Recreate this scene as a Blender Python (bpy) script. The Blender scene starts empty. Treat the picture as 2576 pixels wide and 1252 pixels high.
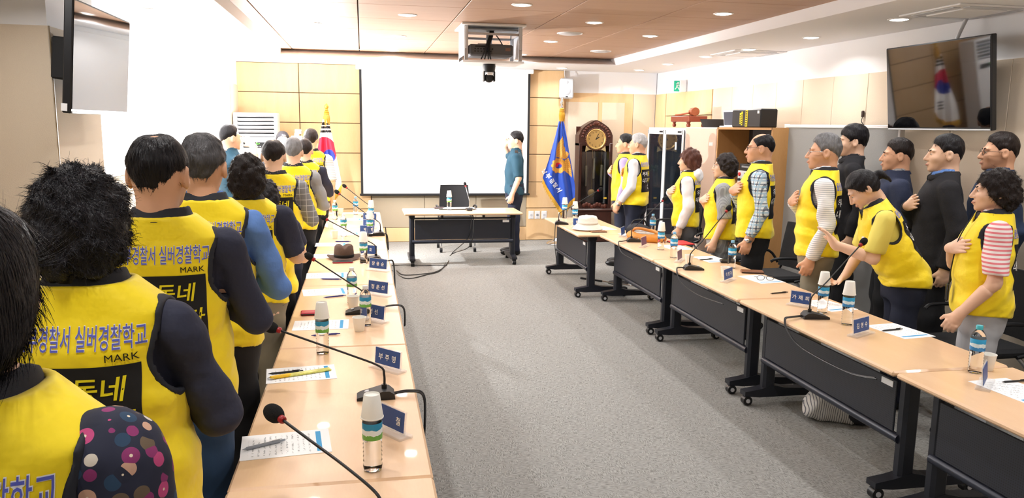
import bpy, bmesh, math, random
import numpy as np
from mathutils import Vector, Matrix
from mathutils.bvhtree import BVHTree

# ------------------------------------------------------------------ camera, world, exposure
S = bpy.context.scene
COL = S.collection
YAW, PITCH, ROLL, FPX, ZC = .1908, .157, .0141, 1950., 1.78
_f = np.array([math.sin(YAW) * math.cos(PITCH), math.cos(YAW) * math.cos(PITCH), -math.sin(PITCH)])
_r = np.array([math.cos(YAW), -math.sin(YAW), 0.])
_d = np.cross(_f, _r)
_r2 = _r * math.cos(ROLL) - _d * math.sin(ROLL)
_d2 = _d * math.cos(ROLL) + _r * math.sin(ROLL)
EYE = np.array([0, 0, ZC])
cam = bpy.data.cameras.new('camera')
cam.sensor_width = 36
cam.lens = FPX / 2576 * 36
cam.clip_start = .05
camo = bpy.data.objects.new('camera', cam)
COL.objects.link(camo)
camo.matrix_world = Matrix(((_r2[0], -_d2[0], -_f[0], 0), (_r2[1], -_d2[1], -_f[1], 0), (_r2[2], -_d2[2], -_f[2], ZC), (0, 0, 0, 1)))
S.camera = camo
S.view_settings.view_transform = 'Standard'
S.view_settings.look = 'None'
S.view_settings.gamma = 1
S.view_settings.use_curve_mapping = False
S.view_settings.exposure = 0.22
if hasattr(S, 'cycles'):
    c_ = S.cycles
    c_.max_bounces, c_.diffuse_bounces, c_.glossy_bounces, c_.transmission_bounces, c_.transparent_max_bounces = 7, 4, 3, 6, 8
    c_.caustics_reflective = c_.caustics_refractive = False
    c_.sample_clamp_indirect = 6
    c_.adaptive_threshold = .04
W = bpy.data.worlds.new('world')
S.world = W
W.use_nodes = True
W.node_tree.nodes['Background'].inputs[0].default_value = (.75, .85, 1, 1)
W.node_tree.nodes['Background'].inputs[1].default_value = 1.0
DOWNLIGHT_W = 7.2
FLASH_W = 470.
WINDOW_E = 2.6


# survey: where the sight line through a photo pixel meets a plane of the room
def ray(x, y):
    return _f + _r2 * (x - 1288) / FPX + _d2 * (y - 626) / FPX


def atz(x, y, z):
    v = ray(x, y)
    return EYE + v * (z - ZC) / v[2]


def aty(x, y, yy):
    v = ray(x, y)
    return EYE + v * yy / v[1]


def atx(x, y, xx):
    v = ray(x, y)
    return EYE + v * xx / v[0]


def tag(o, label=None, cat=None, group=None, kind=None):
    if label: o['label'] = label
    if cat: o['category'] = cat
    if group: o['group'] = group
    if kind: o['kind'] = kind
    return o


def empty(name, label=None, cat=None, loc=(0, 0, 0), rz=0, group=None, kind=None):
    o = bpy.data.objects.new(name, None)
    o.empty_display_size = .1
    COL.objects.link(o)
    o.location = [float(v) for v in loc]
    o.rotation_euler = (0, 0, rz)
    return tag(o, label, cat, group, kind)


# ------------------------------------------------------------------ materials
def lin(c):
    if isinstance(c, str):
        c = [int(c[i:i + 2], 16) / 255 for i in (0, 2, 4)]
    return tuple((v / 12.92 if v <= .04045 else ((v + .055) / 1.055) ** 2.4) for v in c) + (1,)


MATS = {}


def pmat(name, col, rough=.6, metal=0, spec=.5, bump=0, bscale=200, var=0, vscale=3, emit=0, trans=0, ior=1.45, alpha=1, sheen=0, coat=0, aniso=None):
    if name in MATS: return MATS[name]
    m = bpy.data.materials.new(name)
    m.use_nodes = True
    nt = m.node_tree
    b = nt.nodes['Principled BSDF']
    c = lin(col)
    b.inputs['Base Color'].default_value = c
    b.inputs['Roughness'].default_value = rough
    b.inputs['Metallic'].default_value = metal
    b.inputs['Specular IOR Level'].default_value = spec
    b.inputs['IOR'].default_value = ior
    b.inputs['Transmission Weight'].default_value = trans
    b.inputs['Alpha'].default_value = alpha
    b.inputs['Sheen Weight'].default_value = sheen
    b.inputs['Coat Weight'].default_value = coat
    m.diffuse_color = c
    if emit:
        b.inputs['Emission Color'].default_value = c
        b.inputs['Emission Strength'].default_value = emit
        if name != 'lit_blind': m.cycles.emission_sampling = 'NONE'
    if bump or var:
        tc = nt.nodes.new('ShaderNodeTexCoord')
        src = tc.outputs['Object']
        if aniso:
            mp = nt.nodes.new('ShaderNodeMapping')
            mp.inputs['Scale'].default_value = aniso
            nt.links.new(src, mp.inputs[0])
            src = mp.outputs[0]
        if var:
            n = nt.nodes.new('ShaderNodeTexNoise')
            n.inputs['Scale'].default_value = vscale
            n.inputs['Detail'].default_value = 5
            nt.links.new(src, n.inputs['Vector'])
            mx = nt.nodes.new('ShaderNodeMix')
            mx.data_type = 'RGBA'
            mx.inputs['A'].default_value = tuple(v * (1 - var) for v in c[:3]) + (1,)
            mx.inputs['B'].default_value = tuple(min(1, v * (1 + var)) for v in c[:3]) + (1,)
            nt.links.new(n.outputs[0], mx.inputs['Factor'])
            nt.links.new(mx.outputs['Result'], b.inputs['Base Color'])
        if bump:
            n2 = nt.nodes.new('ShaderNodeTexNoise')
            n2.inputs['Scale'].default_value = bscale
            n2.inputs['Detail'].default_value = 3
            nt.links.new(src, n2.inputs['Vector'])
            bp = nt.nodes.new('ShaderNodeBump')
            bp.inputs['Strength'].default_value = bump
            bp.inputs['Distance'].default_value = .01
            nt.links.new(n2.outputs[0], bp.inputs['Height'])
            nt.links.new(bp.outputs[0], b.inputs['Normal'])
    MATS[name] = m
    return m


def nodes(name, rough=.7):
    m = bpy.data.materials.new(name)
    m.use_nodes = True
    b = m.node_tree.nodes['Principled BSDF']
    b.inputs['Roughness'].default_value = rough
    MATS[name] = m
    return m, m.node_tree, b


def math_node(nt, op, a, b=None, c=None):
    n = nt.nodes.new('ShaderNodeMath')
    n.operation = op
    for i, v in enumerate((a, b, c)):
        if v is None: continue
        if isinstance(v, (int, float)): n.inputs[i].default_value = v
        else: nt.links.new(v, n.inputs[i])
    return n.outputs[0]


def mix_node(nt, f, a, b):
    n = nt.nodes.new('ShaderNodeMix')
    n.data_type = 'RGBA'
    for k, v in (('Factor', f), ('A', a), ('B', b)):
        if isinstance(v, (int, float)): n.inputs[k].default_value = v
        elif isinstance(v, (tuple, str)): n.inputs[k].default_value = lin(v) if isinstance(v, str) else v
        else: nt.links.new(v, n.inputs[k])
    return n.outputs['Result']


def axes(nt, kind='Object'):
    tc = nt.nodes.new('ShaderNodeTexCoord')
    sp = nt.nodes.new('ShaderNodeSeparateXYZ')
    nt.links.new(tc.outputs[kind], sp.inputs[0])
    return tc, sp.outputs


def noise_node(nt, vec, scale, detail=3):
    n = nt.nodes.new('ShaderNodeTexNoise')
    n.inputs['Scale'].default_value = scale
    n.inputs['Detail'].default_value = detail
    if vec is not None: nt.links.new(vec, n.inputs['Vector'])
    return n.outputs[0]


def bump_node(nt, b, h, strength=.3, dist=.01):
    bp = nt.nodes.new('ShaderNodeBump')
    bp.inputs['Strength'].default_value = strength
    bp.inputs['Distance'].default_value = dist
    nt.links.new(h, bp.inputs['Height'])
    nt.links.new(bp.outputs[0], b.inputs['Normal'])


def stripes(name, a, b_, axis=2, period=.02, duty=.5, warp=0., rough=.8):
    if name in MATS: return MATS[name]
    m, nt, b = nodes(name, rough)
    tc, ax = axes(nt)
    v = ax[axis]
    if warp:
        v = math_node(nt, 'ADD', v, math_node(nt, 'MULTIPLY', noise_node(nt, tc.outputs['Object'], 9), warp))
    fr = math_node(nt, 'FRACT', math_node(nt, 'MULTIPLY', v, 1 / period))
    nt.links.new(mix_node(nt, math_node(nt, 'LESS_THAN', fr, duty), a, b_), b.inputs['Base Color'])
    return m


def plaid(name, base, line, line2=None, pu=.05, pv=.05, du=.1, dv=.1, au=0, av=2, rough=.85):
    if name in MATS: return MATS[name]
    m, nt, b = nodes(name, rough)
    tc, ax = axes(nt)
    sx = math_node(nt, 'ADD', ax[0], ax[1]) if au == 3 else ax[au]
    fu = math_node(nt, 'LESS_THAN', math_node(nt, 'FRACT', math_node(nt, 'MULTIPLY', sx, 1 / pu)), du)
    fv = math_node(nt, 'LESS_THAN', math_node(nt, 'FRACT', math_node(nt, 'MULTIPLY', ax[av], 1 / pv)), dv)
    if line2:
        c = mix_node(nt, math_node(nt, 'MULTIPLY', fu, .75), base, line)
        c = mix_node(nt, math_node(nt, 'MULTIPLY', fv, .75), c, line)
        gu = math_node(nt, 'LESS_THAN', math_node(nt, 'FRACT', math_node(nt, 'MULTIPLY_ADD', sx, 1 / pu, .45)), du * 1.3)
        gv = math_node(nt, 'LESS_THAN', math_node(nt, 'FRACT', math_node(nt, 'MULTIPLY_ADD', ax[av], 1 / pv, .45)), dv * 1.3)
        c = mix_node(nt, math_node(nt, 'MULTIPLY', math_node(nt, 'MAXIMUM', gu, gv), .6), c, line2)
    else:
        c = mix_node(nt, math_node(nt, 'MULTIPLY', math_node(nt, 'MAXIMUM', fu, fv), .8), base, line)
    nt.links.new(c, b.inputs['Base Color'])
    return m


def floral(name):
    if name in MATS: return MATS[name]
    m, nt, b = nodes(name, .8)
    tc, ax = axes(nt)
    v = nt.nodes.new('ShaderNodeTexVoronoi')
    v.inputs['Scale'].default_value = 46
    nt.links.new(tc.outputs['Object'], v.inputs['Vector'])
    r = nt.nodes.new('ShaderNodeValToRGB')
    r.color_ramp.interpolation = 'CONSTANT'
    e = r.color_ramp.elements
    cols = ['1d2136', 'cfa48c', '8c2f6a', 'd9cfc0', '24405c', 'c2477f', '6a5a48']
    e[0].color = lin(cols[0])
    e[1].position = .16; e[1].color = lin(cols[1])
    for i, c in enumerate(cols[2:]):
        x = e.new(.3 + .13 * i); x.color = lin(c)
    sp = nt.nodes.new('ShaderNodeSeparateColor')
    nt.links.new(v.outputs['Color'], sp.inputs[0])
    nt.links.new(sp.outputs[0], r.inputs[0])
    ring = math_node(nt, 'GREATER_THAN', v.outputs['Distance'], .52)
    core = math_node(nt, 'LESS_THAN', v.outputs['Distance'], .10)
    c = mix_node(nt, ring, r.outputs[0], '20243a')
    c = mix_node(nt, core, c, 'e8d9c0')
    nt.links.new(c, b.inputs['Base Color'])
    return m


def wood(name, c1, c2, scale=(1, 1, .12), nscale=9, rough=.45, coat=0, spec=.5):
    if name in MATS: return MATS[name]
    m, nt, b = nodes(name, rough)
    tc, ax = axes(nt)
    oi = nt.nodes.new('ShaderNodeObjectInfo')
    ad = nt.nodes.new('ShaderNodeVectorMath'); ad.operation = 'ADD'
    nt.links.new(tc.outputs['Object'], ad.inputs[0])
    nt.links.new(oi.outputs['Location'], ad.inputs[1])
    mp = nt.nodes.new('ShaderNodeMapping')
    mp.inputs['Scale'].default_value = scale
    nt.links.new(ad.outputs[0], mp.inputs[0])
    n = nt.nodes.new('ShaderNodeTexNoise')
    n.inputs['Scale'].default_value = nscale
    n.inputs['Detail'].default_value = 6
    n.inputs['Distortion'].default_value = .6
    nt.links.new(mp.outputs[0], n.inputs['Vector'])
    fine = noise_node(nt, mp.outputs[0], nscale * 14, 2)
    f = math_node(nt, 'MULTIPLY_ADD', fine, .35, math_node(nt, 'MULTIPLY', n.outputs[0], .75))
    nt.links.new(mix_node(nt, f, c1, c2), b.inputs['Base Color'])
    b.inputs['Coat Weight'].default_value = coat
    b.inputs['Specular IOR Level'].default_value = spec
    return m


# ------------------------------------------------------------------ mesh builder
class MB:
    def __init__(s):
        s.v, s.f, s.m = [], [], []

    def add(s, vs, fs, mi=0):
        n = len(s.v)
        s.v += [tuple(map(float, p)) for p in vs]
        s.f += [tuple(n + i for i in f) for f in fs]
        s.m += [mi] * len(fs)
        return s

    def box(s, c, d, rz=0, bev=0, mi=0, mat=None):
        x, y, z = (v / 2 for v in d)
        if bev:
            b = min(bev, x * .9, y * .9, z * .9)
            vs, fs = [], []
            idx = {}
            for sx in (-1, 1):
                for sy in (-1, 1):
                    for sz in (-1, 1):
                        for a in range(3):
                            p = [sx * (x - b), sy * (y - b), sz * (z - b)]
                            p[a] = (sx * x, sy * y, sz * z)[a]
                            idx[(sx, sy, sz, a)] = len(vs)
                            vs.append(p)
            I = lambda *k: idx[k]
            def q(l, nrm):
                pts = [Vector(vs[i]) for i in l]
                n = (pts[1] - pts[0]).cross(pts[2] - pts[0])
                fs.append(l if n.dot(Vector(nrm)) > 0 else l[::-1])
            for a in range(3):
                o = [k for k in range(3) if k != a]
                for sg in (-1, 1):
                    l = []
                    for (p, r) in ((-1, -1), (1, -1), (1, 1), (-1, 1)):
                        k = [0, 0, 0]; k[a] = sg; k[o[0]] = p; k[o[1]] = r
                        l.append(idx[(k[0], k[1], k[2], a)])
                    nr = [0, 0, 0]; nr[a] = sg
                    q(l, nr)
                for p in (-1, 1):
                    for r in (-1, 1):
                        k = [0, 0, 0]; k[o[0]] = p; k[o[1]] = r
                        ends = []
                        for sg in (-1, 1):
                            k[a] = sg
                            ends.append((idx[(k[0], k[1], k[2], o[0])], idx[(k[0], k[1], k[2], o[1])]))
                        nr = [0, 0, 0]; nr[o[0]] = p; nr[o[1]] = r
                        q([ends[0][0], ends[0][1], ends[1][1], ends[1][0]], nr)
            for sx in (-1, 1):
                for sy in (-1, 1):
                    for sz in (-1, 1):
                        q([idx[(sx, sy, sz, a)] for a in range(3)], (sx, sy, sz))
        else:
            vs = [(a, b_, c_) for a in (-x, x) for b_ in (-y, y) for c_ in (-z, z)]
            fs = [(0, 1, 3, 2), (4, 6, 7, 5), (0, 4, 5, 1), (2, 3, 7, 6), (0, 2, 6, 4), (1, 5, 7, 3)]
        if mat is not None:
            vs = [mat @ Vector(p) for p in vs]
        elif rz:
            ca, sa = math.cos(rz), math.sin(rz)
            vs = [(p[0] * ca - p[1] * sa, p[0] * sa + p[1] * ca, p[2]) for p in vs]
        vs = [(p[0] + c[0], p[1] + c[1], p[2] + c[2]) for p in vs]
        return s.add(vs, fs, mi)

    def lathe(s, prof, n=20, c=(0, 0, 0), mi=0, ax=None):
        rot = Vector((0, 0, 1)).rotation_difference(Vector(ax)).to_matrix() if ax is not None else None
        vs, fs = [], []
        for r, z in prof:
            for i in range(n):
                a = 2 * math.pi * i / n
                p = Vector((r * math.cos(a), r * math.sin(a), z))
                if rot: p = rot @ p
                vs.append((p[0] + c[0], p[1] + c[1], p[2] + c[2]))
        for k in range(len(prof) - 1):
            for i in range(n):
                j = (i + 1) % n
                fs.append((k * n + i, k * n + j, (k + 1) * n + j, (k + 1) * n + i))
        if prof[0][0] > 1e-6: fs.append(tuple(range(n))[::-1])
        if prof[-1][0] > 1e-6: fs.append(tuple((len(prof) - 1) * n + i for i in range(n)))
        return s.add(vs, fs, mi)

    def cyl(s, a, b, r, r2=None, n=14, mi=0):
        a, b = Vector([float(v) for v in a]), Vector([float(v) for v in b])
        return s.lathe([(r, 0), (r if r2 is None else r2, (b - a).length)], n, a, mi, b - a)

    def tube(s, pts, r, n=8, mi=0, smooth=0):
        P = [Vector([float(v) for v in p]) for p in pts]
        if smooth:
            P = catmull(P, smooth)
        rr = r if hasattr(r, '__len__') else [r] * len(P)
        if len(rr) != len(P): rr = list(np.interp(np.linspace(0, 1, len(P)), np.linspace(0, 1, len(rr)), rr))
        vs, fs = [], []
        t0 = (P[1] - P[0]).normalized()
        u = t0.orthogonal().normalized()
        for i, p in enumerate(P):
            t = (P[min(i + 1, len(P) - 1)] - P[max(i - 1, 0)]).normalized()
            u = (u - t * u.dot(t))
            u = u.normalized() if u.length > 1e-6 else t.orthogonal().normalized()
            w = t.cross(u)
            for k in range(n):
                a = 2 * math.pi * k / n
                vs.append(p + (u * math.cos(a) + w * math.sin(a)) * rr[i])
        for i in range(len(P) - 1):
            for k in range(n):
                j = (k + 1) % n
                fs.append((i * n + k, i * n + j, (i + 1) * n + j, (i + 1) * n + k))
        fs.append(tuple(range(n))[::-1])
        fs.append(tuple((len(P) - 1) * n + k for k in range(n)))
        return s.add(vs, fs, mi)

    def ell(s, c, r, n=16, m=10, mi=0, rot=None):
        vs, fs = [], []
        for i in range(m + 1):
            t = math.pi * i / m
            for k in range(n):
                a = 2 * math.pi * k / n
                p = Vector((r[0] * math.sin(t) * math.cos(a), r[1] * math.sin(t) * math.sin(a), -r[2] * math.cos(t)))
                if rot: p = rot @ p
                vs.append((p[0] + c[0], p[1] + c[1], p[2] + c[2]))
        for i in range(m):
            for k in range(n):
                j = (k + 1) % n
                fs.append((i * n + k, i * n + j, (i + 1) * n + j, (i + 1) * n + k))
        return s.add(vs, fs, mi)

    def prism(s, poly, h0, h1, plane='xy', mi=0):
        """closed outline poly extruded from h0 to h1 along the third axis"""
        def m(p, h):
            return {'xy': (p[0], p[1], h), 'xz': (p[0], h, p[1]), 'yz': (h, p[0], p[1])}[plane]
        n = len(poly)
        vs = [m(p, h0) for p in poly] + [m(p, h1) for p in poly]
        fs = [tuple(range(n)), tuple(range(n, 2 * n))[::-1]] + [(i, n + i, n + (i + 1) % n, (i + 1) % n) for i in range(n)]
        return s.add(vs, fs, mi)

    def build(s, name, mats, parent=None, smooth=False, loc=None, rz=0, recalc=True):
        me = bpy.data.meshes.new(name)
        me.from_pydata(s.v, [], s.f)
        mats = mats if isinstance(mats, (list, tuple)) else [mats]
        for m in mats: me.materials.append(m)
        me.polygons.foreach_set('material_index', s.m)
        if recalc:
            bm = bmesh.new(); bm.from_mesh(me)
            bmesh.ops.remove_doubles(bm, verts=bm.verts, dist=1e-6)
            bmesh.ops.recalc_face_normals(bm, faces=bm.faces)
            bm.to_mesh(me); bm.free()
        if smooth:
            me.polygons.foreach_set('use_smooth', [True] * len(me.polygons))
            me.set_sharp_from_angle(angle=math.radians(smooth if smooth is not True else 45))
        o = bpy.data.objects.new(name, me)
        COL.objects.link(o)
        if parent is not None: o.parent = parent
        if loc is not None: o.location = [float(v) for v in loc]
        o.rotation_euler = (0, 0, rz)
        return o


def catmull(P, k):
    out = []
    for i in range(len(P) - 1):
        a, b, c, d = P[max(i - 1, 0)], P[i], P[i + 1], P[min(i + 2, len(P) - 1)]
        for j in range(k):
            t = j / k
            out.append(.5 * ((2 * b) + (c - a) * t + (2 * a - 5 * b + 4 * c - d) * t * t + (3 * b - a - 3 * c + d) * t ** 3))
    out.append(P[-1])
    return out


def dup(root, loc=None, rz=None, label=None, group=None):
    r = root.copy(); COL.objects.link(r)
    if loc is not None: r.location = [float(v) for v in loc]
    if rz is not None: r.rotation_euler = (0, 0, rz)
    if label: r['label'] = label
    if group: r['group'] = group
    for ch in list(root.children):
        c = ch.copy(); COL.objects.link(c); c.parent = r
        for g in list(ch.children):
            d = g.copy(); COL.objects.link(d); d.parent = c
    return r


_TXT = {}


def text2d(s, size=1., bold=0., shear=0., spacing=1., xscale=1.):
    """flat outline mesh of a line of text, centred: (N,2) verts and faces"""
    k = (s, bold, shear, spacing)
    if k not in _TXT:
        cu = bpy.data.curves.new('t', 'FONT')
        cu.body = s; cu.size = 1; cu.offset = bold; cu.shear = shear; cu.space_character = spacing
        cu.resolution_u = 2; cu.fill_mode = 'FRONT'
        cu.align_x = 'CENTER'; cu.align_y = 'CENTER'
        o = bpy.data.objects.new('t', cu); COL.objects.link(o)
        bpy.context.view_layer.update()
        me = o.evaluated_get(bpy.context.evaluated_depsgraph_get()).to_mesh()
        v = np.array([x.co[:2] for x in me.vertices]) if len(me.vertices) else np.zeros((0, 2))
        f = [tuple(p.vertices) for p in me.polygons]
        o.evaluated_get(bpy.context.evaluated_depsgraph_get()).to_mesh_clear()
        bpy.data.objects.remove(o); bpy.data.curves.remove(cu)
        if len(v): v = v - (v.max(0) + v.min(0)) / 2
        _TXT[k] = (v, f)
    v, f = _TXT[k]
    return v * np.array([size * xscale, size]), f


def flat_text(mb, s, o, u, v, size, nrm_off=0., mi=0, **kw):
    """text laid in the plane through o spanned by u (reading direction) and v (up)"""
    vv, ff = text2d(s, size, **kw)
    o, u, v = np.array(o, float), np.array(u, float), np.array(v, float)
    n = np.cross(u, v)
    mb.add([o + u * p[0] + v * p[1] + n * nrm_off for p in vv], ff, mi)
    return mb
# ------------------------------------------------------------------ the room
XR, YB, HC, HP = 4.62, 11.92, 2.64, 2.31       # right wall, back wall, ceiling, top of the wall panelling
ZW = 2.74                                       # wooden ceiling field
WHITE = pmat('paint_white', 'f0f0f3', .75)
BEIGE = pmat('wall_fabric_beige', 'dfcfba', .85, bump=.25, bscale=260, var=.04, vscale=2)
GREYF = pmat('wall_fabric_grey', 'a89c88', .85, bump=.25, bscale=260, var=.04)
WOODP = wood('panel_maple', 'e9caa0', 'd8b17e', (1.2, 1.2, .16), 7, .5)
WOODC = wood('ceiling_wood', 'bd9c84', 'a6846c', (.25, 2.0, 1), 6, .5)
JOINT = pmat('joint_dark', '5c4630', .8)
BLK = pmat('plastic_black', '17181b', .4)
BLKM = pmat('plastic_black_matt', '1c1d20', .65)
GREYP = pmat('plastic_grey', '8a8d92', .45)
LGREY = pmat('plastic_light_grey', 'c9cbd0', .4)
WPL = pmat('plastic_white', 'ececee', .4)
ALU = pmat('aluminium', 'c4c6ca', .35, metal=.9)
CHROME = pmat('chrome', 'dcdde0', .12, metal=1)
GLASS = pmat('glass_clear', 'f4faff', .02, trans=1, ior=1.45)


def carpet():
    m, nt, b = nodes('carpet_grey', .95)
    tc, ax = axes(nt)
    def st(sc):
        mp = nt.nodes.new('ShaderNodeMapping'); mp.inputs['Scale'].default_value = sc
        nt.links.new(tc.outputs['Object'], mp.inputs[0])
        return noise_node(nt, mp.outputs[0], 1, 2)
    ch = nt.nodes.new('ShaderNodeTexVoronoi'); ch.inputs['Scale'].default_value = 26
    nt.links.new(tc.outputs['Object'], ch.inputs['Vector'])
    sep = nt.nodes.new('ShaderNodeSeparateColor'); nt.links.new(ch.outputs['Color'], sep.inputs[0])
    sel = math_node(nt, 'GREATER_THAN', sep.outputs[0], .5)
    n1, n2 = st((260, 34, 1)), st((34, 260, 1))
    v = math_node(nt, 'ADD', math_node(nt, 'MULTIPLY', n1, sel), math_node(nt, 'MULTIPLY', n2, math_node(nt, 'SUBTRACT', 1., sel)))
    r = nt.nodes.new('ShaderNodeValToRGB')
    e = r.color_ramp.elements
    e[0].position = .33; e[0].color = lin('62625f')
    e[1].position = .60; e[1].color = lin('a2a29f')
    nt.links.new(v, r.inputs[0])
    big = noise_node(nt, tc.outputs['Object'], 1.3, 2)
    c = mix_node(nt, math_node(nt, 'MULTIPLY', big, .25), r.outputs[0], '82807c')
    nt.links.new(c, b.inputs['Base Color'])
    bump_node(nt, b, v, .5, .01)
    return m


def struct(o):
    o['kind'] = 'structure'
    return o


struct(MB().box((1.1, 4.4, -.05), (7.4, 15.4, .1)).build('floor', carpet()))

# --- ceiling: white border, sloped upstand, wooden field of square tiles
cx0, cx1, cy0, cy1, cy2 = -1.03, 3.50, -2.2, 10.65, 10.97
ceil = struct(empty('ceiling'))
mb = MB()
mb.box(((cx1 + XR + .1) / 2, 4.4, HC + .005), (XR + .1 - cx1, 15.4, .01))
mb.box(((-2.6 + cx0) / 2, 4.4, HC + .005), (cx0 + 2.6, 15.4, .01))
mb.box(((cx0 + cx1) / 2, (cy1 + 12.1) / 2, HC + .005), (cx1 - cx0, 12.1 - cy1, .01))
mb.box(((cx0 + cx1) / 2, (cy0 - 3.3) / 2, HC + .005), (cx1 - cx0, cy0 + 3.3, .01))
mb.build('border', WHITE, ceil)
mb = MB()
mb.box((cx1 + .006, (cy0 + cy2) / 2, (HC + ZW) / 2 + .0205), (.02, cy2 - cy0, ZW - HC + .04))
mb.box((cx0 - .006, (cy0 + cy2) / 2, (HC + ZW) / 2 + .0205), (.02, cy2 - cy0, ZW - HC + .04))
mb.add([(cx0, cy1 - .004, HC + .0005), (cx1, cy1 - .004, HC + .0005), (cx1, cy2, ZW + .03), (cx0, cy2, ZW + .03), (cx0, cy2, HC + .0005), (cx1, cy2, HC + .0005)], [(0, 1, 2, 3), (4, 3, 2, 5), (0, 4, 5, 1), (0, 3, 4), (1, 5, 2)])
mb.box(((cx0 + cx1) / 2, cy0 - .01, (HC + ZW) / 2 + .02), (cx1 - cx0, .02, ZW - HC + .04))
mb.build('upstand', WHITE, ceil)
MB().box(((cx0 + cx1) / 2, (cy0 + cy2) / 2, ZW + .06), (cx1 - cx0, cy2 - cy0, .04)).build('backing', JOINT, ceil)
xs = [cx0] + [x for x in [-.02 + .865 * k for k in range(-1, 5)] if cx0 + .1 < x < cx1 - .1] + [cx1]
ys = [cy0] + [y for y in [6.6 + .86 * k for k in range(-11, 6)] if cy0 + .1 < y < cy2 - .1] + [cy2]
_tile = {}
for i in range(len(xs) - 1):
    for j in range(len(ys) - 1):
        w, d = xs[i + 1] - xs[i], ys[j + 1] - ys[j]
        k = (round(w, 3), round(d, 3))
        gx = .011 if i else .007
        if k not in _tile:
            o = MB().box((0, 0, .012), (w - .011, d - .005, .024), bev=.002).build('tile', WOODC, ceil)
            _tile[k] = o.data
        else:
            o = bpy.data.objects.new('tile', _tile[k]); COL.objects.link(o); o.parent = ceil
        o.location = ((xs[i] + xs[i + 1]) / 2, (ys[j] + ys[j + 1]) / 2, ZW)

# --- right wall: white band over fabric panels, wooden door zone in the corner
wr_ = struct(empty('wall_right'))
MB().box((XR + .06, 4.4, 1.35), (.1, 15.4, 2.7)).build('white_band', WHITE, wr_)
yy = 9.85
k = 0
while yy > -3.2:
    w = .545
    MB().box((0, 0, 0), (.024, w - .005, HP), bev=.002).build('panel', BEIGE, wr_, loc=(XR - .002, yy - w / 2, HP / 2)) if k == 0 else None
    if k == 0: pan = [o for o in wr_.children if o.name.startswith('panel')][0].data
    else:
        o = bpy.data.objects.new('panel', pan); COL.objects.link(o); o.parent = wr_; o.location = (XR - .002, yy - w / 2, HP / 2)
    yy -= w
    k += 1
d1 = struct(empty('door_1'))
for y0, y1, z0, z1 in ((9.87, 11.48, 1.97, HP), (9.87, 10.62, 0, 1.965), (10.63, 11.48, 0, 1.965), (11.5, YB, 0, HP)):
    MB().box((XR - .004, (y0 + y1) / 2, (z0 + z1) / 2), (.028, y1 - y0 - .006, z1 - z0 - .006), bev=.002).build('wood_panel', WOODP, d1)
MB().box((XR + .012, 10.9, HP / 2), (.01, 2.05, HP)).build('door_backing', JOINT, d1)

# --- back wall
wb = struct(empty('wall_back'))
MB().box((1.2, YB + .12, 1.35), (7.4, .1, 2.7)).build('core', WHITE, wb)
MB().box((.66, YB + .035, 1.32), (4.86, .07, 2.64)).build('backing', JOINT, wb)
zs = [0, .51, .92, 1.35, 1.79, 2.22, HC]
for x0, x1 in ((-1.77, -.90), (-.895, .115), (2.52, 3.08)):
    for z0, z1 in zip(zs, zs[1:]):
        MB().box(((x0 + x1) / 2, YB, (z0 + z1) / 2), (x1 - x0 - .006, .03, z1 - z0 - .010), bev=.003).build('wood_panel', WOODP, wb)
for k in range(3):
    x0 = .12 + k * .80
    MB().box((x0 + .4, YB, .47), (.794, .03, .494), bev=.002).build('grey_panel', GREYF, wb)
    MB().box((x0 + .4, YB, 1.7), (.794, .03, 1.86), bev=.002).build('grey_panel', GREYF, wb)
MB().box((1.32, YB, .11), (2.4, .03, .212), bev=.002).build('wood_panel', WOODP, wb)
yb = YB + .055
MB().box((3.85, yb, 2.475), (1.54, .03, .33)).build('white_band', WHITE, wb)
for x0, x1, z0, z1, m, pr in ((3.085, 4.24, 0, HP, WOODP, 0), (3.13, 3.66, .1, 2.17, BEIGE, .008), (3.73, 4.10, .1, 2.17, BEIGE, .008), (4.245, 4.61, 0, HP, BEIGE, .004)):
    MB().box(((x0 + x1) / 2, yb - pr, (z0 + z1) / 2), (x1 - x0, .03, z1 - z0), bev=.002).build('wood_panel' if m is WOODP else 'panel', m, wb)
MB().box((3.085, YB + .03, 1.32), (.012, .09, HC)).build('return', WOODP, wb)

# --- left wall with two piers and window bays
wl = struct(empty('wall_left'))
PANE = pmat('lit_blind', 'ffffff', .8, emit=WINDOW_E)
MB().box((-2.25, 8.5, .66), (.1, 5.5, 1.32)).build('parapet', BEIGE, wl)
MB().box((-2.25, 8.5, 2.60), (.1, 5.5, .1)).build('lintel', WHITE, wl)
MB().box((-2.45, .85, .66), (.1, 8.3, 1.32)).build('parapet', BEIGE, wl)
MB().box((-2.45, .85, 2.60), (.1, 8.3, .1)).build('lintel', WHITE, wl)
for nm, x0, x1, y0, y1 in (('pier', -2.5, -1.75, 4.98, 5.80), ('pier', -2.3, -1.75, 11.2, 11.98)):
    MB().box(((x0 + x1) / 2, (y0 + y1) / 2, HP / 2), (x1 - x0, y1 - y0, HP), bev=.004).build('pier', BEIGE, wl)
    MB().box(((x0 + x1) / 2 - .004, (y0 + y1) / 2, (HP + HC) / 2), (x1 - x0 - .008, y1 - y0 - .012, HC - HP)).build('pier_head', WHITE, wl)
    MB().box((x1 + .001, y0 + .014, HP / 2), (.006, .012, HP)).build('corner_bead', pmat('bead', '8a7350', .5), wl)
MB().box((-2.45, .85, 1.94), (.1, 8.3, 1.30)).build('infill', BEIGE, wl)
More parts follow.
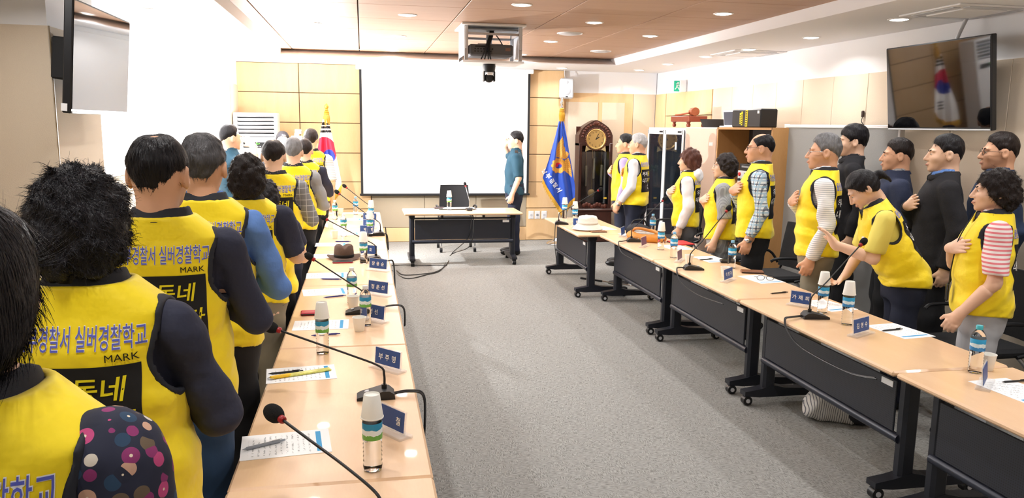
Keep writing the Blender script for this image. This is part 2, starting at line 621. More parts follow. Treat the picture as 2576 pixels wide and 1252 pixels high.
for n_, x, y0, y1 in ((1, -2.22, 5.80, 11.2),):
    w = struct(empty('window_%d' % n_))
    nb = max(2, round((y1 - y0) / 1.35))
    for k in range(nb):
        a, b = y0 + (y1 - y0) * k / nb, y0 + (y1 - y0) * (k + 1) / nb
        MB().box((x - .02, (a + b) / 2, 1.94), (.006, b - a - .05, 1.22)).build('blind', PANE, w)
        MB().box((x, a + .02, 1.94), (.05, .04, 1.24)).build('mullion', WPL, w)
        MB().box((x + .012, (a + b) / 2, 1.335), (.03, b - a - .05, .03), bev=.004).build('bottom_bar', WPL, w)
    MB().box((x + .03, (y0 + y1) / 2, 1.31), (.12, y1 - y0, .03)).build('sill', WPL, w)
struct(MB().box((1.1, -3.25, 1.35), (7.4, .1, 2.7)).build('wall_rear', BEIGE))

# --- recessed lamps
LENS = pmat('lamp_lens', 'fff6e6', .5, emit=14)
def downlight(x, y, z, label, group):
    t = empty('downlight', label, 'downlight', (x, y, z), 0, group)
    MB().lathe([(.066, -.001), (.069, -.006), (.082, -.005), (.086, .0), (.086, .004)], 24).build('ring', WPL, t, 40)
    MB().lathe([(.0001, -.0135), (.03, -.012), (.055, -.007), (.066, .002)], 24).build('lens', LENS, t, True)
    l = bpy.data.lights.new('lamp_light', 'AREA'); l.shape = 'DISK'; l.size = .12; l.energy = DOWNLIGHT_W; l.color = (1, .985, .97); l.spread = math.radians(150)
    o = bpy.data.objects.new('lamp_light', l); COL.objects.link(o); o.parent = t; o.location = (0, 0, -.02)
for y in (-.5, 1.2, 2.9, 4.6, 5.45, 6.3, 7.15, 8.0, 8.85, 9.7, 10.55):
    for k, x in enumerate((-.45, .41, 1.27, 2.13, 3.0)):
        row = round((y - 6.3) / .85)
        if y > 5 and (row + k) % 2: continue
        if y < 5 and k % 2: continue
        if x == 1.27 and y == 8.0: continue      # the projector lift hangs here
        downlight(x, y, ZW, 'round recessed downlight in the wooden tile ceiling', 'downlights in the wooden ceiling')
for x, y in ((4.10, 5.54), (4.14, 6.82), (4.14, 8.01), (4.08, 8.97), (4.08, 10.17), (4.1, 11.35), (2.92, 11.4), (.9, 11.4), (-1.66, 6.67), (-1.67, 7.78), (-1.67, 9.2), (-1.67, 10.6), (4.1, 4.2), (4.1, 2.4), (4.1, .5), (-1.66, 4.2), (-1.66, 2.4), (-1.66, .5)):
    downlight(x, y, HC, 'round recessed downlight in the white ceiling border', 'downlights in the white border')
for x, y, lb in ((3.0, 9.75, 'flat round grey ceiling speaker grille in the wood'), (2.13, 8.03, 'small white louvred round air outlet in the wooden ceiling')):
    t = empty('ceiling_speaker' if x > 2.5 else 'air_outlet', lb, 'ceiling fitting', (x, y, ZW))
    MB().lathe([(.0001, -.018), (.09, -.016), (.115, -.006), (.12, .0)], 24).build('grille', LGREY, t, True)
    MB().lathe([(.122, -.002), (.130, -.008), (.136, 0)], 24).build('rim', WPL, t, True)
for p, lb in ((atz(2430, 28, HC), 'square ceiling air conditioner above the wall screen'), (atz(1880, 133, HC), 'square ceiling air conditioner above the shelf unit')):
    t = empty('ceiling_air_conditioner', lb, 'air conditioner', (p[0], p[1], HC))
    MB().box((0, 0, -.006), (.62, .62, .012), bev=.004).build('cover', WHITE, t)
    MB().box((0, 0, -.016), (.36, .36, .012), bev=.004).build('intake_grille', WHITE, t)
    for rz, dx, dy in ((0, 0, .25), (0, 0, -.25), (1, .25, 0), (1, -.25, 0)):
        MB().box((dx, dy, -.014), (.42, .06, .006) if not rz else (.06, .42, .006), bev=.002).build('flap', LGREY, t)
# ------------------------------------------------------------------ people: bodies and clothes as smooth implicit surfaces
def _len(x, y, z): return np.sqrt(x * x + y * y + z * z)


def sd_ell(P, c, r):
    x, y, z = (P[i] - c[i] for i in range(3))
    k0 = _len(x / r[0], y / r[1], z / r[2])
    k1 = _len(x / r[0] ** 2, y / r[1] ** 2, z / r[2] ** 2) + 1e-9
    return k0 * (k0 - 1) / k1


def sd_cap(P, a, b, ra, rb, off=0.):
    a, b = np.asarray(a, float), np.asarray(b, float)
    ba = b - a
    d = [P[i] - a[i] for i in range(3)]
    t = np.clip((d[0] * ba[0] + d[1] * ba[1] + d[2] * ba[2]) / (ba @ ba), 0, 1)
    return _len(d[0] - t * ba[0], d[1] - t * ba[1], d[2] - t * ba[2]) - (ra + (rb - ra) * t) - off


def smin(a, b, k):
    h = np.maximum(k - np.abs(a - b), 0) / k
    return np.minimum(a, b) - h * h * k * .25


def sd_loft(P, tab, off=0., e=2.5, soft=0.):
    """body of oval sections: rows of (z, half width, half depth, centre y)"""
    t = np.array(tab)
    z = P[2]
    a = np.interp(z, t[:, 0], t[:, 1]) + off
    b = np.interp(z, t[:, 0], t[:, 2]) + off
    c = np.interp(z, t[:, 0], t[:, 3])
    x, y = np.abs(P[0]) / a, np.abs(P[1] - c) / b
    r = (x ** e + y ** e) ** (1 / e)
    d = (r - 1) * np.minimum(a, b)
    return np.maximum(d, np.maximum(t[0, 0] - z, z - t[-1, 0]) - off)


def half(P, p, n):
    n = np.asarray(n, float); n = n / np.linalg.norm(n)
    return (P[0] - p[0]) * n[0] + (P[1] - p[1]) * n[1] + (P[2] - p[2]) * n[2]


def wrinkle(P, amp, seed=0, k=40., az=.6):
    r = np.random.RandomState(seed)
    o = 0
    wx = .02 * np.sin(P[2] * 13 + seed) + .015 * np.sin(P[0] * 17 + P[1] * 11 + seed)
    for i in range(4):
        d = r.normal(size=3); d[2] += az * np.sign(d[2]) * 1.2
        d /= np.linalg.norm(d)
        q = (P[0] + wx) * d[0] + (P[1] + wx) * d[1] + P[2] * d[2]
        s_ = np.sin(q * k * r.uniform(.5, 1.3) + r.uniform(0, 6))
        o = o + s_ * np.abs(s_)
    return o * amp / 2


def surf(fn, lo, hi, h):
    """surface-nets polygonisation of fn on a box"""
    n = [max(4, int(math.ceil((hi[i] - lo[i]) / h)) + 1) for i in range(3)]
    ax = [np.float32(lo[i]) + np.arange(n[i], dtype=np.float32) * np.float32(h) for i in range(3)]
    P = (ax[0][:, None, None], ax[1][None, :, None], ax[2][None, None, :])
    F = np.broadcast_to(fn(P), n).astype(np.float32).copy()
    for s_ in ((0, slice(None), slice(None)), (-1, slice(None), slice(None)), (slice(None), 0, slice(None)), (slice(None), -1, slice(None)), (slice(None), slice(None), 0), (slice(None), slice(None), -1)):
        F[s_] = np.maximum(F[s_], h * .5)
    B = F < 0
    c = [B[i:n[0] - 1 + i, j:n[1] - 1 + j, k:n[2] - 1 + k] for i in (0, 1) for j in (0, 1) for k in (0, 1)]
    s_ = sum(x.astype(np.int8) for x in c)
    act = (s_ > 0) & (s_ < 8)
    I = np.argwhere(act)
    if not len(I): return np.zeros((0, 3)), np.zeros((0, 4), int)
    num = np.zeros((len(I), 3)); cnt = np.zeros(len(I))
    cor = [(i, j, k) for i in (0, 1) for j in (0, 1) for k in (0, 1)]
    val = {q: F[I[:, 0] + q[0], I[:, 1] + q[1], I[:, 2] + q[2]].astype(float) for q in cor}
    for p in cor:
        for a in range(3):
            if p[a]: continue
            q = list(p); q[a] = 1; q = tuple(q)
            f0, f1 = val[p], val[q]
            m = (f0 < 0) != (f1 < 0)
            t = np.where(m, f0 / np.where(m, f0 - f1, 1), 0)
            pos = np.tile(np.array(p, float), (len(I), 1)); pos[:, a] += t
            num[m] += pos[m]; cnt[m] += 1
    V = (I + num / cnt[:, None]) * h + np.array(lo)
    ids = -np.ones(act.shape, int)
    ids[I[:, 0], I[:, 1], I[:, 2]] = np.arange(len(I))
    Q = []
    for a in range(3):
        b, c_ = (a + 1) % 3, (a + 2) % 3
        sl0 = [slice(None)] * 3; sl1 = [slice(None)] * 3
        sl0[a] = slice(0, n[a] - 1); sl1[a] = slice(1, n[a])
        for x in (b, c_):
            sl0[x] = slice(1, n[x] - 1); sl1[x] = slice(1, n[x] - 1)
        A0, A1 = B[tuple(sl0)], B[tuple(sl1)]
        E = np.argwhere(A0 != A1)
        if not len(E): continue
        ins = A0[E[:, 0], E[:, 1], E[:, 2]]
        g = E.copy(); g[:, b] += 1; g[:, c_] += 1
        def cell(db, dc):
            k = g.copy(); k[:, b] -= db; k[:, c_] -= dc
            return ids[k[:, 0], k[:, 1], k[:, 2]]
        q = np.stack([cell(1, 1), cell(0, 1), cell(0, 0), cell(1, 0)], 1)
        q[~ins] = q[~ins][:, ::-1]
        Q.append(q)
    return V, np.concatenate(Q)


def npmesh(name, V, Q, mats, parent=None, mi=None, smooth=True):
    me = bpy.data.meshes.new(name)
    V = np.asarray(V, np.float32)
    if isinstance(Q, np.ndarray) and Q.ndim == 2:
        k = Q.shape[1]
        me.vertices.add(len(V)); me.vertices.foreach_set('co', V.ravel())
        me.loops.add(Q.size); me.loops.foreach_set('vertex_index', Q.astype(np.int32).ravel())
        me.polygons.add(len(Q)); me.polygons.foreach_set('loop_start', np.arange(0, Q.size, k, dtype=np.int32))
        me.update(calc_edges=True)
    else:
        me.from_pydata([tuple(map(float, v)) for v in V], [], [tuple(map(int, f)) for f in Q])
    mats = mats if isinstance(mats, (list, tuple)) else [mats]
    for m in mats: me.materials.append(m)
    if mi is not None: me.polygons.foreach_set('material_index', np.asarray(mi, np.int32))
    if smooth: me.polygons.foreach_set('use_smooth', np.ones(len(me.polygons), bool))
    me.update()
    o = bpy.data.objects.new(name, me)
    COL.objects.link(o)
    if parent is not None: o.parent = parent
    return o


def joinm(parts):
    V, Q, n = [], [], 0
    for v, q in parts:
        V.append(v); Q.append(q + n); n += len(v)
    return np.concatenate(V), np.concatenate(Q)


def torso_tab(fat, fem):
    w = 1 + .18 * fat
    ch = .012 if fem else 0
    return [(.76, .150 * w, .100 * w, .0), (.84, .168 * w, .112 * w, .0), (.92, .172 * w, .116 * w, .0), (1.00, .158 * w, .108 * w, .006), (1.08, .152 * w, .104 * (1 + .3 * fat), .01),
            (1.16, .150 * (1 + .12 * fat), .108 * (1 + .22 * fat), .008 + ch * .4), (1.25, .150, .112 + ch, .004 + ch * .8), (1.32, .152, .106 + ch * .3, -.002), (1.365, .158, .090, -.006), (1.395, .156, .076, -.012), (1.425, .118, .068, -.016), (1.46, .075, .062, -.018), (1.49, .058, .056, -.012)]


SH = 1.355  # shoulder height


def hand_field(P, w, d, n, curl, side, spread=.0):
    """hand from the wrist w along d, palm facing n; side +1 right, -1 left (thumb side)"""
    d = np.asarray(d, float); d /= np.linalg.norm(d)
    n = np.asarray(n, float); n = n - d * (n @ d); n /= np.linalg.norm(n)
    s_ = np.cross(d, n) * side      # towards the thumb
    w = np.asarray(w, float)
    pc = w + d * .048
    q = [P[i] - pc[i] for i in range(3)]
    u = sum(q[i] * d[i] for i in range(3)); v = sum(q[i] * s_[i] for i in range(3)); t = sum(q[i] * n[i] for i in range(3))
    f = (np.sqrt((u / .052) ** 2 + (v / .042) ** 2 + (t / .018) ** 2) - 1) * .018
    f = smin(f, sd_cap(P, w - d * .02, w + d * .03, .027, .026), .02)
    for k, (off, L) in enumerate(((.030, .070), (.010, .078), (-.010, .072), (-.029, .056))):
        b = w + d * (.085 - abs(off) * .25) + s_ * off
        dd = d + s_ * off * (3 + spread * 10); dd /= np.linalg.norm(dd)
        a1 = curl * .55; a2 = curl * 1.35
        e1 = dd * math.cos(a1) + n * math.sin(a1); e2 = dd * math.cos(a2) + n * math.sin(a2)
        e3 = dd * math.cos(a2 * 1.3) + n * math.sin(a2 * 1.3)
        p1 = b + e1 * L * .48; p2 = p1 + e2 * L * .32; p3 = p2 + e3 * L * .22
        g = np.minimum(sd_cap(P, b - e1 * .02, p1, .0105, .0092), np.minimum(sd_cap(P, p1, p2, .0092, .0086), sd_cap(P, p2, p3, .0086, .0074)))
        f = smin(f, g, .007)
    b = w + d * .022 + s_ * .026
    e1 = d * .62 + s_ * .68 + n * .25; e1 /= np.linalg.norm(e1)
    e2 = d * .9 + s_ * .25 + n * (.25 + .3 * curl); e2 /= np.linalg.norm(e2)
    p1 = b + e1 * .040; p2 = p1 + e2 * .032
    f = smin(f, np.minimum(sd_cap(P, b, p1, .014, .0115), sd_cap(P, p1, p2, .0112, .009)), .01)
    return f


def head_field(P, fem=False, old=0.):
    x = np.abs(P[0]); y, z = P[1], P[2]
    A = (x, y, z)
    f = sd_ell(P, (0, -.012, .015), (.077, .096, .100))
    f = smin(f, sd_ell(P, (0, .034, -.035), (.062, .066, .078)), .03)
    f = smin(f, sd_ell(P, (0, .052, -.088), (.036, .038, .030)), .03)         # jaw, chin
    f = smin(f, sd_ell(P, (0, .082, -.106), (.018, .014, .014)), .018)
    f = smin(f, sd_ell(A, (.036, .066, -.030), (.026, .022, .024)), .02)       # cheeks
    f = smin(f, sd_ell(A, (.028, .080, .020), (.030, .014, .010)), .014)       # brow
    f = -smin(-f, sd_ell(A, (.031, .099, -.001), (.021, .016, .013)), .012)    # eye sockets
    f = smin(f, sd_ell(A, (.031, .078, -.002), (.015, .012, .010)), .006)      # lids
    f = smin(f, sd_cap(P, (0, .092, .010), (0, .116, -.036), .0085, .0125), .010)   # nose
    f = smin(f, sd_ell(A, (.013, .103, -.040), (.009, .011, .008)), .007)
    f = smin(f, sd_ell(P, (0, .098, -.066), (.021, .011, .0075)), .006)        # lips
    f = smin(f, sd_ell(P, (0, .095, -.080), (.018, .011, .0075)), .006)
    e = sd_ell(A, (.083, -.014, -.010), (.013, .021, .036))
    e = -smin(-e, sd_ell(A, (.097, -.008, -.006), (.011, .012, .022)), .006)
    f = smin(f, e, .008)
    f = smin(f, sd_cap(P, (0, -.030, -.05), (0, -.036, -.17), .058 if not fem else .050, .062 if not fem else .054), .025)
    f = smin(f, sd_cap(P, (0, -.02, -.16), (0, -.02, -.24), .066, .085), .03)
    return f


def rot_xyz(rx, ry, rz):
    return np.array((Matrix.Rotation(rz, 3, 'Z') @ Matrix.Rotation(ry, 3, 'Y') @ Matrix.Rotation(rx, 3, 'X')))


def hair_mesh(kind, h, seed):
    """hair in head coordinates (origin between the ears)"""
    r = np.random.RandomState(seed)
    ph = r.uniform(0, 6, 12)

    def nz(P, k):
        return (np.sin(P[0] * k + ph[0] + np.sin(P[2] * k * .7 + ph[1])) * np.sin(P[1] * k * 1.1 + ph[2] + np.sin(P[0] * k * .8)) * np.sin(P[2] * k * .9 + ph[3] + np.sin(P[1] * k * .75 + ph[4])))

    def fn(P):
        x = np.abs(P[0]); y, z = P[1], P[2]
        skull = sd_ell(P, (0, -.012, .015), (.077, .096, .100))
        if kind in ('short', 'thick', 'grey', 'balding', 'crown'):
            t = {'short': .013, 'thick': .022, 'grey': .014, 'balding': .011, 'crown': .012}[kind]
            t = t * np.clip(.25 + (z + .01) / .08, .25, 1.0)
            f = skull - t + .0035 * nz(P, 75.) - (.004 if kind == 'thick' else 0) * nz(P, 40.)
            f = f - .010 * np.clip((z - .06) / .06, 0, 1) * (0 if kind in ('balding', 'crown') else 1)
            low = np.interp(y, [-.12, -.075, -.045, -.020, .000, .022, .034, .060, .080, .11], [-.070, -.066, -.045, -.012, .022, -.005, .030, .062, .074, .08] if kind != 'thick' else [-.09, -.085, -.06, -.02, .018, -.01, .018, .040, .052, .055])
            low = low + np.clip((x - .032) / .04, 0, 1) * .055 * np.clip((-.02 - y) / .03, 0, 1)
            f = f + .009 * (1 - np.clip((z - low) / .035, 0, 1))
            f = np.maximum(f, low - z + .004 * nz(P, 120.))
            if kind == 'balding':
                f = -smin(-f, sd_ell(P, (0, .045, .125), (.060, .095, .060)), .015)
            if kind == 'crown':
                f = -smin(-f, sd_ell(P, (0, -.038, .143), (.046, .054, .032)), .014)
            return f
        if kind == 'perm':
            f = sd_ell(P, (0, -.020, .020), (.097, .112, .115))
            f = smin(f, sd_ell(P, (0, -.055, -.045), (.088, .078, .085)), .05)
            f = f - .012 * nz(P, 62.) - .006 * nz(P, 125.)
            low = np.interp(y, [-.15, -.08, -.03, .01, .035, .055, .09, .12], [-.14, -.135, -.085, -.055, -.035, .02, .052, .06])
            return np.maximum(f, low - z + .008 * nz(P, 90.))
        if kind == 'shag':
            f = sd_ell(P, (0, -.015, .018), (.098, .114, .118))
            f = smin(f, sd_ell(P, (0, -.05, -.06), (.085, .07, .095)), .04)
            f = f - .008 * nz(P, 55.) - .007 * np.sin(P[2] * 30 + P[0] * 90 + ph[5]) * np.sin(P[1] * 85 + ph[6])
            low = np.interp(y, [-.15, -.08, -.03, .01, .035, .055, .09, .12], [-.16, -.15, -.10, -.07, -.05, -.005, .042, .045])
            return np.maximum(f, low - z + .010 * nz(P, 80.))
        if kind == 'bob':
            f = sd_ell(P, (0, -.016, .018), (.094, .110, .116))
            f = smin(f, sd_ell(P, (0, -.045, -.055), (.084, .075, .088)), .05)
            f = f - .0025 * np.sin(P[0] * 140 + P[2] * 25 + ph[5]) - .003 * nz(P, 45.)
            low = np.interp(y, [-.15, -.08, -.03, .008, .03, .055, .09, .12], [-.135, -.13, -.085, -.045, -.02, .025, .05, .06])
            return np.maximum(f, low - z)
        if kind == 'pony':
            f = skull - .014 - .0015 * np.sin(P[2] * 160 + P[1] * 40)
            low = np.interp(y, [-.12, -.07, -.03, .0, .03, .055, .08, .11], [-.085, -.08, -.05, -.02, .0, .045, .068, .075])
            f = np.maximum(f, low - z)
            f = smin(f, sd_ell(P, (0, -.135, .005), (.030, .030, .034)), .012)
            return smin(f, sd_cap(P, (0, -.150, .0), (0, -.165, -.075), .022, .010) - .004 * nz(P, 90.), .01)
    return surf(fn, (-.15, -.21, -.19), (.15, .13, .17), h)


def strands(V, Q, n, kind, seed, rad=.0008):
    """loose locks standing off the hair surface"""
    r = np.random.RandomState(seed)
    zc = V[Q].mean(1)[:, 2]
    ok = np.where(zc > (-.09 if kind in ('perm', 'shag', 'bob') else -.045))[0]
    q = Q[ok[r.randint(0, len(ok), n)]]
    p = V[q]
    c = p.mean(1)
    nr = np.cross(p[:, 2] - p[:, 0], p[:, 3] - p[:, 1]); nr /= (np.linalg.norm(nr, axis=1)[:, None] + 1e-9)
    out = c - np.array([0, -.02, .01]); out /= np.linalg.norm(out, axis=1)[:, None]
    nr[(nr * out).sum(1) < -.3] *= -1
    up = np.array([0, -.2, 1.])
    flow = c - np.array([0, -.03, .13])           # away from the crown
    flow -= nr * (flow * nr).sum(1)[:, None]
    flow /= (np.linalg.norm(flow, axis=1)[:, None] + 1e-6)
    side = np.cross(nr, flow)
    K = 6
    t = np.linspace(0, 1, K)[None, :, None]
    if kind in ('perm', 'shag'):
        L = r.uniform(.012, .038, (n, 1, 1)); R = r.uniform(.002, .006, (n, 1, 1)); w = r.uniform(3, 8, (n, 1, 1)); ph = r.uniform(0, 6, (n, 1, 1))
        dirn = flow[:, None] * .8 + side[:, None] * r.normal(0, .45, (n, 1, 1)) + nr[:, None] * (r.uniform(0, 1, (n, 1, 1)) ** 7 * .40 - .03)
        path = c[:, None] - nr[:, None] * .001 + dirn * L * t + (side[:, None] * np.sin(w * t + ph) + nr[:, None] * (np.cos(w * t + ph) + .2)) * R * np.minimum(1, t * 3)
    elif kind == 'bob':
        L = r.uniform(.03, .09, (n, 1, 1)); rad = .0005
        dirn = flow[:, None] + side[:, None] * r.normal(0, .10, (n, 1, 1)) + nr[:, None] * (r.uniform(0, 1, (n, 1, 1)) ** 5 * .10)
        path = c[:, None] + dirn * L * t - nr[:, None] * (L * .42) * t ** 2 + nr[:, None] * .0012
    else:
        L = r.uniform(.015, .045, (n, 1, 1))
        dirn = flow[:, None] + side[:, None] * r.normal(0, .14, (n, 1, 1)) + nr[:, None] * r.uniform(.0, .10, (n, 1, 1))
        path = c[:, None] + nr[:, None] * .0008 + dirn * L * t - nr[:, None] * (L * .25) * t ** 2
    tan = np.gradient(path, axis=1); tan /= (np.linalg.norm(tan, axis=2)[..., None] + 1e-9)
    a = np.cross(tan, nr[:, None]); a /= (np.linalg.norm(a, axis=2)[..., None] + 1e-9)
    b = np.cross(tan, a)
    w_ = (rad * (1 - .8 * t))
    ring = np.stack([path - a * w_ * 1.15, path + a * w_ * 1.15], 2)   # locks as narrow ribbons: n,K,2,3
    VV = ring.reshape(-1, 3)
    base = (np.arange(n) * K * 2)[:, None] + (np.arange(K - 1) * 2)[None, :]
    QQ = np.stack([base, base + 1, base + 3, base + 2], -1).reshape(-1, 4)
    return VV, QQ


SKIN = pmat('skin', 'e8c0a6', .5, spec=.35, var=.07, vscale=18)
SKIN_T = pmat('skin_tan', 'd9a88a', .5, spec=.35, var=.08, vscale=18)
YEL = pmat('vest_yellow', 'fbe010', .55, bump=.7, bscale=13, sheen=.2)
NAVY = pmat('vest_trim', '23252e', .75)
BLACKP = pmat('vest_panel_black', '101014', .7)
HAIRB = pmat('hair_black', '17151a', .45, spec=.35, bump=.5, bscale=160, aniso=(1, 1, .15))
HAIRD = pmat('hair_dark_brown', '221a19', .45, spec=.3, bump=.5, bscale=160, aniso=(1, 1, .15))
HAIRR = pmat('hair_chestnut', '5d3428', .42, spec=.5, bump=.5, bscale=160, aniso=(1, 1, .15))
HAIRG = pmat('hair_grey', '77777a', .45, spec=.5, bump=.6, bscale=160, var=.5, vscale=60, aniso=(1, 1, .2))
HAIRS = pmat('hair_steel', '4c4b4e', .45, spec=.5, bump=.6, bscale=160, var=.5, vscale=60, aniso=(1, 1, .2))
HAIRW = pmat('hair_white', 'b4b4b6', .45, spec=.5, bump=.6, bscale=160, var=.35, vscale=60, aniso=(1, 1, .2))
TXTW = pmat('print_white', 'f2f2f2', .6)
TXTY = pmat('print_yellow', 'f3e21c', .6)
TXTB = pmat('print_blue', '5a62c4', .6)
TXTK = pmat('print_black', '141414', .6)
EYEW = pmat('eye_white', 'd8d2cc', .25)
EYEK = pmat('eye_dark', '150f0d', .2)
LIP = pmat('lip', 'bd8374', .5)
STEEL = pmat('steel', 'c9cbd0', .28, metal=1)


def arm_pose(kind, s_):
    """elbow, wrist, hand direction, palm normal, curl; s_=+1 right arm"""
    if kind == 'down': return (s_ * .235, -.045, 1.075), (s_ * .225, .045, .845), (s_ * -.02, .22, -1), (-s_, .1, 0), .95
    if kind == 'back': return (s_ * .245, -.075, 1.08), (s_ * .235, -.02, .835), (s_ * -.05, .1, -1), (-s_, .1, 0), .9
    if kind == 'table': return (s_ * .240, -.010, 1.075), (s_ * .215, .150, .865), (s_ * -.1, .45, -.85), (-s_ * .6, .2, -.7), 1.0
    if kind == 'heart': return (s_ * .255, .075, 1.10), (s_ * .030, .185, 1.225), (-s_ * .93, -.17, .26), (-s_ * .15, -1, .05), .10
    if kind == 'heart2': return (s_ * .225, .130, 1.105), (-s_ * .020, .192, 1.235), (-s_ * .84, -.40, .22), (-s_ * .42, -.9, 0), .10
    if kind == 'heart_low': return (s_ * .265, .070, 1.075), (s_ * .055, .190, 1.15), (-s_ * .93, -.12, .30), (-s_ * .1, -1, .05), .12
    if kind == 'salute': return (s_ * .345, .07, 1.375), (s_ * .205, .125, 1.51), (-s_ * .62, -.22, .55), (0, .45, -.85), .05
    if kind == 'raise': return (s_ * .21, .16, 1.16), (s_ * .15, .33, 1.34), (s_ * -.15, .1, .9), (0, 1, .0), .35
    if kind == 'camera': return (s_ * .25, .16, 1.20), (s_ * .09, .26, 1.46), (-s_ * .2, .2, .9), (-s_, .3, 0), .7
    if kind == 'reach': return (s_ * .24, .16, 1.14), (s_ * .20, .34, 1.02), (s_ * -.1, .8, -.35), (-s_ * .4, .1, -.9), .45


def person(label, loc, yaw, H, outfit, hair, hmat, arms=('down', 'heart'), head=(0, 0), fem=False, fat=.3, lean=0., glasses=None, skin=None, seed=1, near=1., trousers=None, text=True, vest=True, group=None, nstr=0, hscale=1.0, shoes=True, neck=0., sub=''):
    """loc: floor point, yaw 0 faces +y; outfit: shirt material etc.; near: detail factor (1 fine, 2 coarse)"""
    sc = H / 1.70
    if near >= 1.05: near *= 1.12
    root = empty('person', label, 'person', loc, yaw, group)
    root.scale = (sc, sc, sc)
    skin = skin or SKIN
    T = torso_tab(fat, fem)
    hb = .011 * near; hf = .0056 * near; hh = .0053 * max(near, .92); hg = .0115 * near
    cl, sl = math.cos(lean), math.sin(lean)

    def bend(V):
        V = np.array(V, float)
        if not lean or not len(V): return V
        w = np.clip((V[:, 2] - .86) / .16, 0, 1)
        a = lean * w * w * (3 - 2 * w)
        y, z = V[:, 1], V[:, 2] - .92
        V = V.copy()
        V[:, 1] = y * np.cos(a) + z * np.sin(a)
        V[:, 2] = .92 - y * np.sin(a) + z * np.cos(a)
        return V

    hand = {}
    A = {}
    for s_, k in ((-1, arms[0]), (1, arms[1])):
        A[s_] = arm_pose(k, s_) if isinstance(k, str) else k
    sh = {s_: np.array((s_ * .178, -.012, SH)) for s_ in (-1, 1)}

    def arm_f(P, s_, off=0.):
        e, w = A[s_][0], A[s_][1]
        f = smin(sd_cap(P, sh[s_], e, .047, .039, off), sd_cap(P, e, w, .039, .027, off), .02)
        return f

    ank = {-1: (-.095, -.02, .085), 1: (.095, -.02, .085)}

    def legs_f(P, off=0.):
        f = None
        for s_ in (-1, 1):
            g = smin(sd_cap(P, (s_ * .088, 0, .86), (s_ * .092, .012, .48), .086, .058, off), sd_cap(P, (s_ * .092, .012, .48), ank[s_], .058, .042, off), .04)
            f = g if f is None else smin(f, g, .03)
        return f

    # --- body: one skin mesh (trunk, limbs, hands, neck and head)
    def body_f(P):
        f = smin(sd_loft(P, T), legs_f(P), .05)
        for s_ in (-1, 1): f = smin(f, arm_f(P, s_), .03)
        return f
    lo = [min(-.36, A[-1][0][0] - .1), -.2, .02]; hi = [max(.36, A[1][0][0] + .1), .22, 1.5]
    for s_ in (-1, 1):
        for i in range(3):
            lo[i] = min(lo[i], A[s_][1][i] - .08); hi[i] = max(hi[i], A[s_][1][i] + .08)
    parts = [surf(body_f, lo, hi, .018 if outfit.get('sleeve') == 'short' else .03)]
    for s_ in (-1, 1):
        e, w, d, n, cu = A[s_]
        e_, w_ = np.array(e), np.array(w)
        d_ = np.array(d, float) / np.linalg.norm(d)
        mid = e_ + (w_ - e_) * .25
        def hfn(P): return smin(sd_cap(P, mid, w_, .041, .028), hand_field(P, w_, d, n, cu, s_), .015)
        tip = w_ + d_ * .21
        l = np.minimum(np.minimum(mid, w_), tip) - .075; h_ = np.maximum(np.maximum(mid, w_), tip) + .075
        parts.append(surf(hfn, l, h_, hf))
    hc = np.array((0, -.004 + neck, 1.585))
    Rm = rot_xyz(-head[1], 0, head[0])
    hv, hq = surf(lambda P: head_field(P, fem), (-.12, -.13, -.25), (.12, .15, .14), hh)
    def place(V):
        V = np.array(V) * np.array([hscale] * 3)
        w = np.clip((V[:, 2] + .19) / .10, 0, 1)[:, None]
        return (V @ Rm.T) * w + V * (1 - w) + hc
    parts.append((place(hv), hq))
    V, Q = joinm(parts)
    npmesh('body', bend(V), Q, skin, root)

    def hd(P): return bend(np.asarray(P) @ Rm.T * hscale + hc)
    # face details
    for s_ in (-1, 1):
        mb = MB(); mb.ell((s_ * .031, .0845, -.002), (.0125, .0075, .0055), 10, 6, 0)
        mb.ell((s_ * .031, .0905, -.002), (.0052, .0030, .0050), 8, 6, 1)
        o = npmesh('eye', hd(mb.v), mb.f, [EYEW, EYEK], root, mb.m)
        mb = MB(); mb.tube([(s_ * .014, .096, .017), (s_ * .032, .094, .024), (s_ * .050, .080, .018)], [.003, .0036, .0018], 5, 0, 4)
        npmesh('eyebrow', hd(mb.v), mb.f, hmat if hmat not in (HAIRW,) else HAIRS, root)
    mb = MB(); mb.tube([(-.021, .098, -.073), (0, .1075, -.073), (.021, .098, -.073)], [.002, .006, .002], 6, 0, 4)
    npmesh('mouth', hd(mb.v), mb.f, LIP, root)
    if glasses:
        mb = MB(); gm = glasses
        for s_ in (-1, 1):
            ring = [(s_ * .033 + .024 * math.cos(a), .104 - .004 * abs(math.cos(a)), -.004 + .017 * math.sin(a)) for a in np.linspace(0, 2 * math.pi, 17)]
            mb.tube(ring, .0016, 5)
            mb.tube([(s_ * .057, .100, .002), (s_ * .078, .06, .004), (s_ * .083, .0, .0), (s_ * .082, -.022, -.015)], .0016, 5, 0, 4)
        mb.tube([(-.010, .105, .0), (0, .108, .003), (.010, .105, .0)], .0014, 5, 0, 3)
        g = npmesh('glasses', hd(mb.v), mb.f, gm, root)
    # hair
    hV, hQ = hair_mesh(hair, .0058 * near, seed)
    if nstr:
        sv, sq = strands(hV, hQ, nstr, hair, seed)
        hV, hQ = joinm([(hV, hQ), (sv, sq)])
    npmesh('hair', hd(hV), hQ, hmat, root)

    # --- clothes
    slv = outfit.get('sleeve', 'long'); soff = outfit.get('loose', .012)
    shirt = outfit['shirt']
    wr = outfit.get('wr', .006)

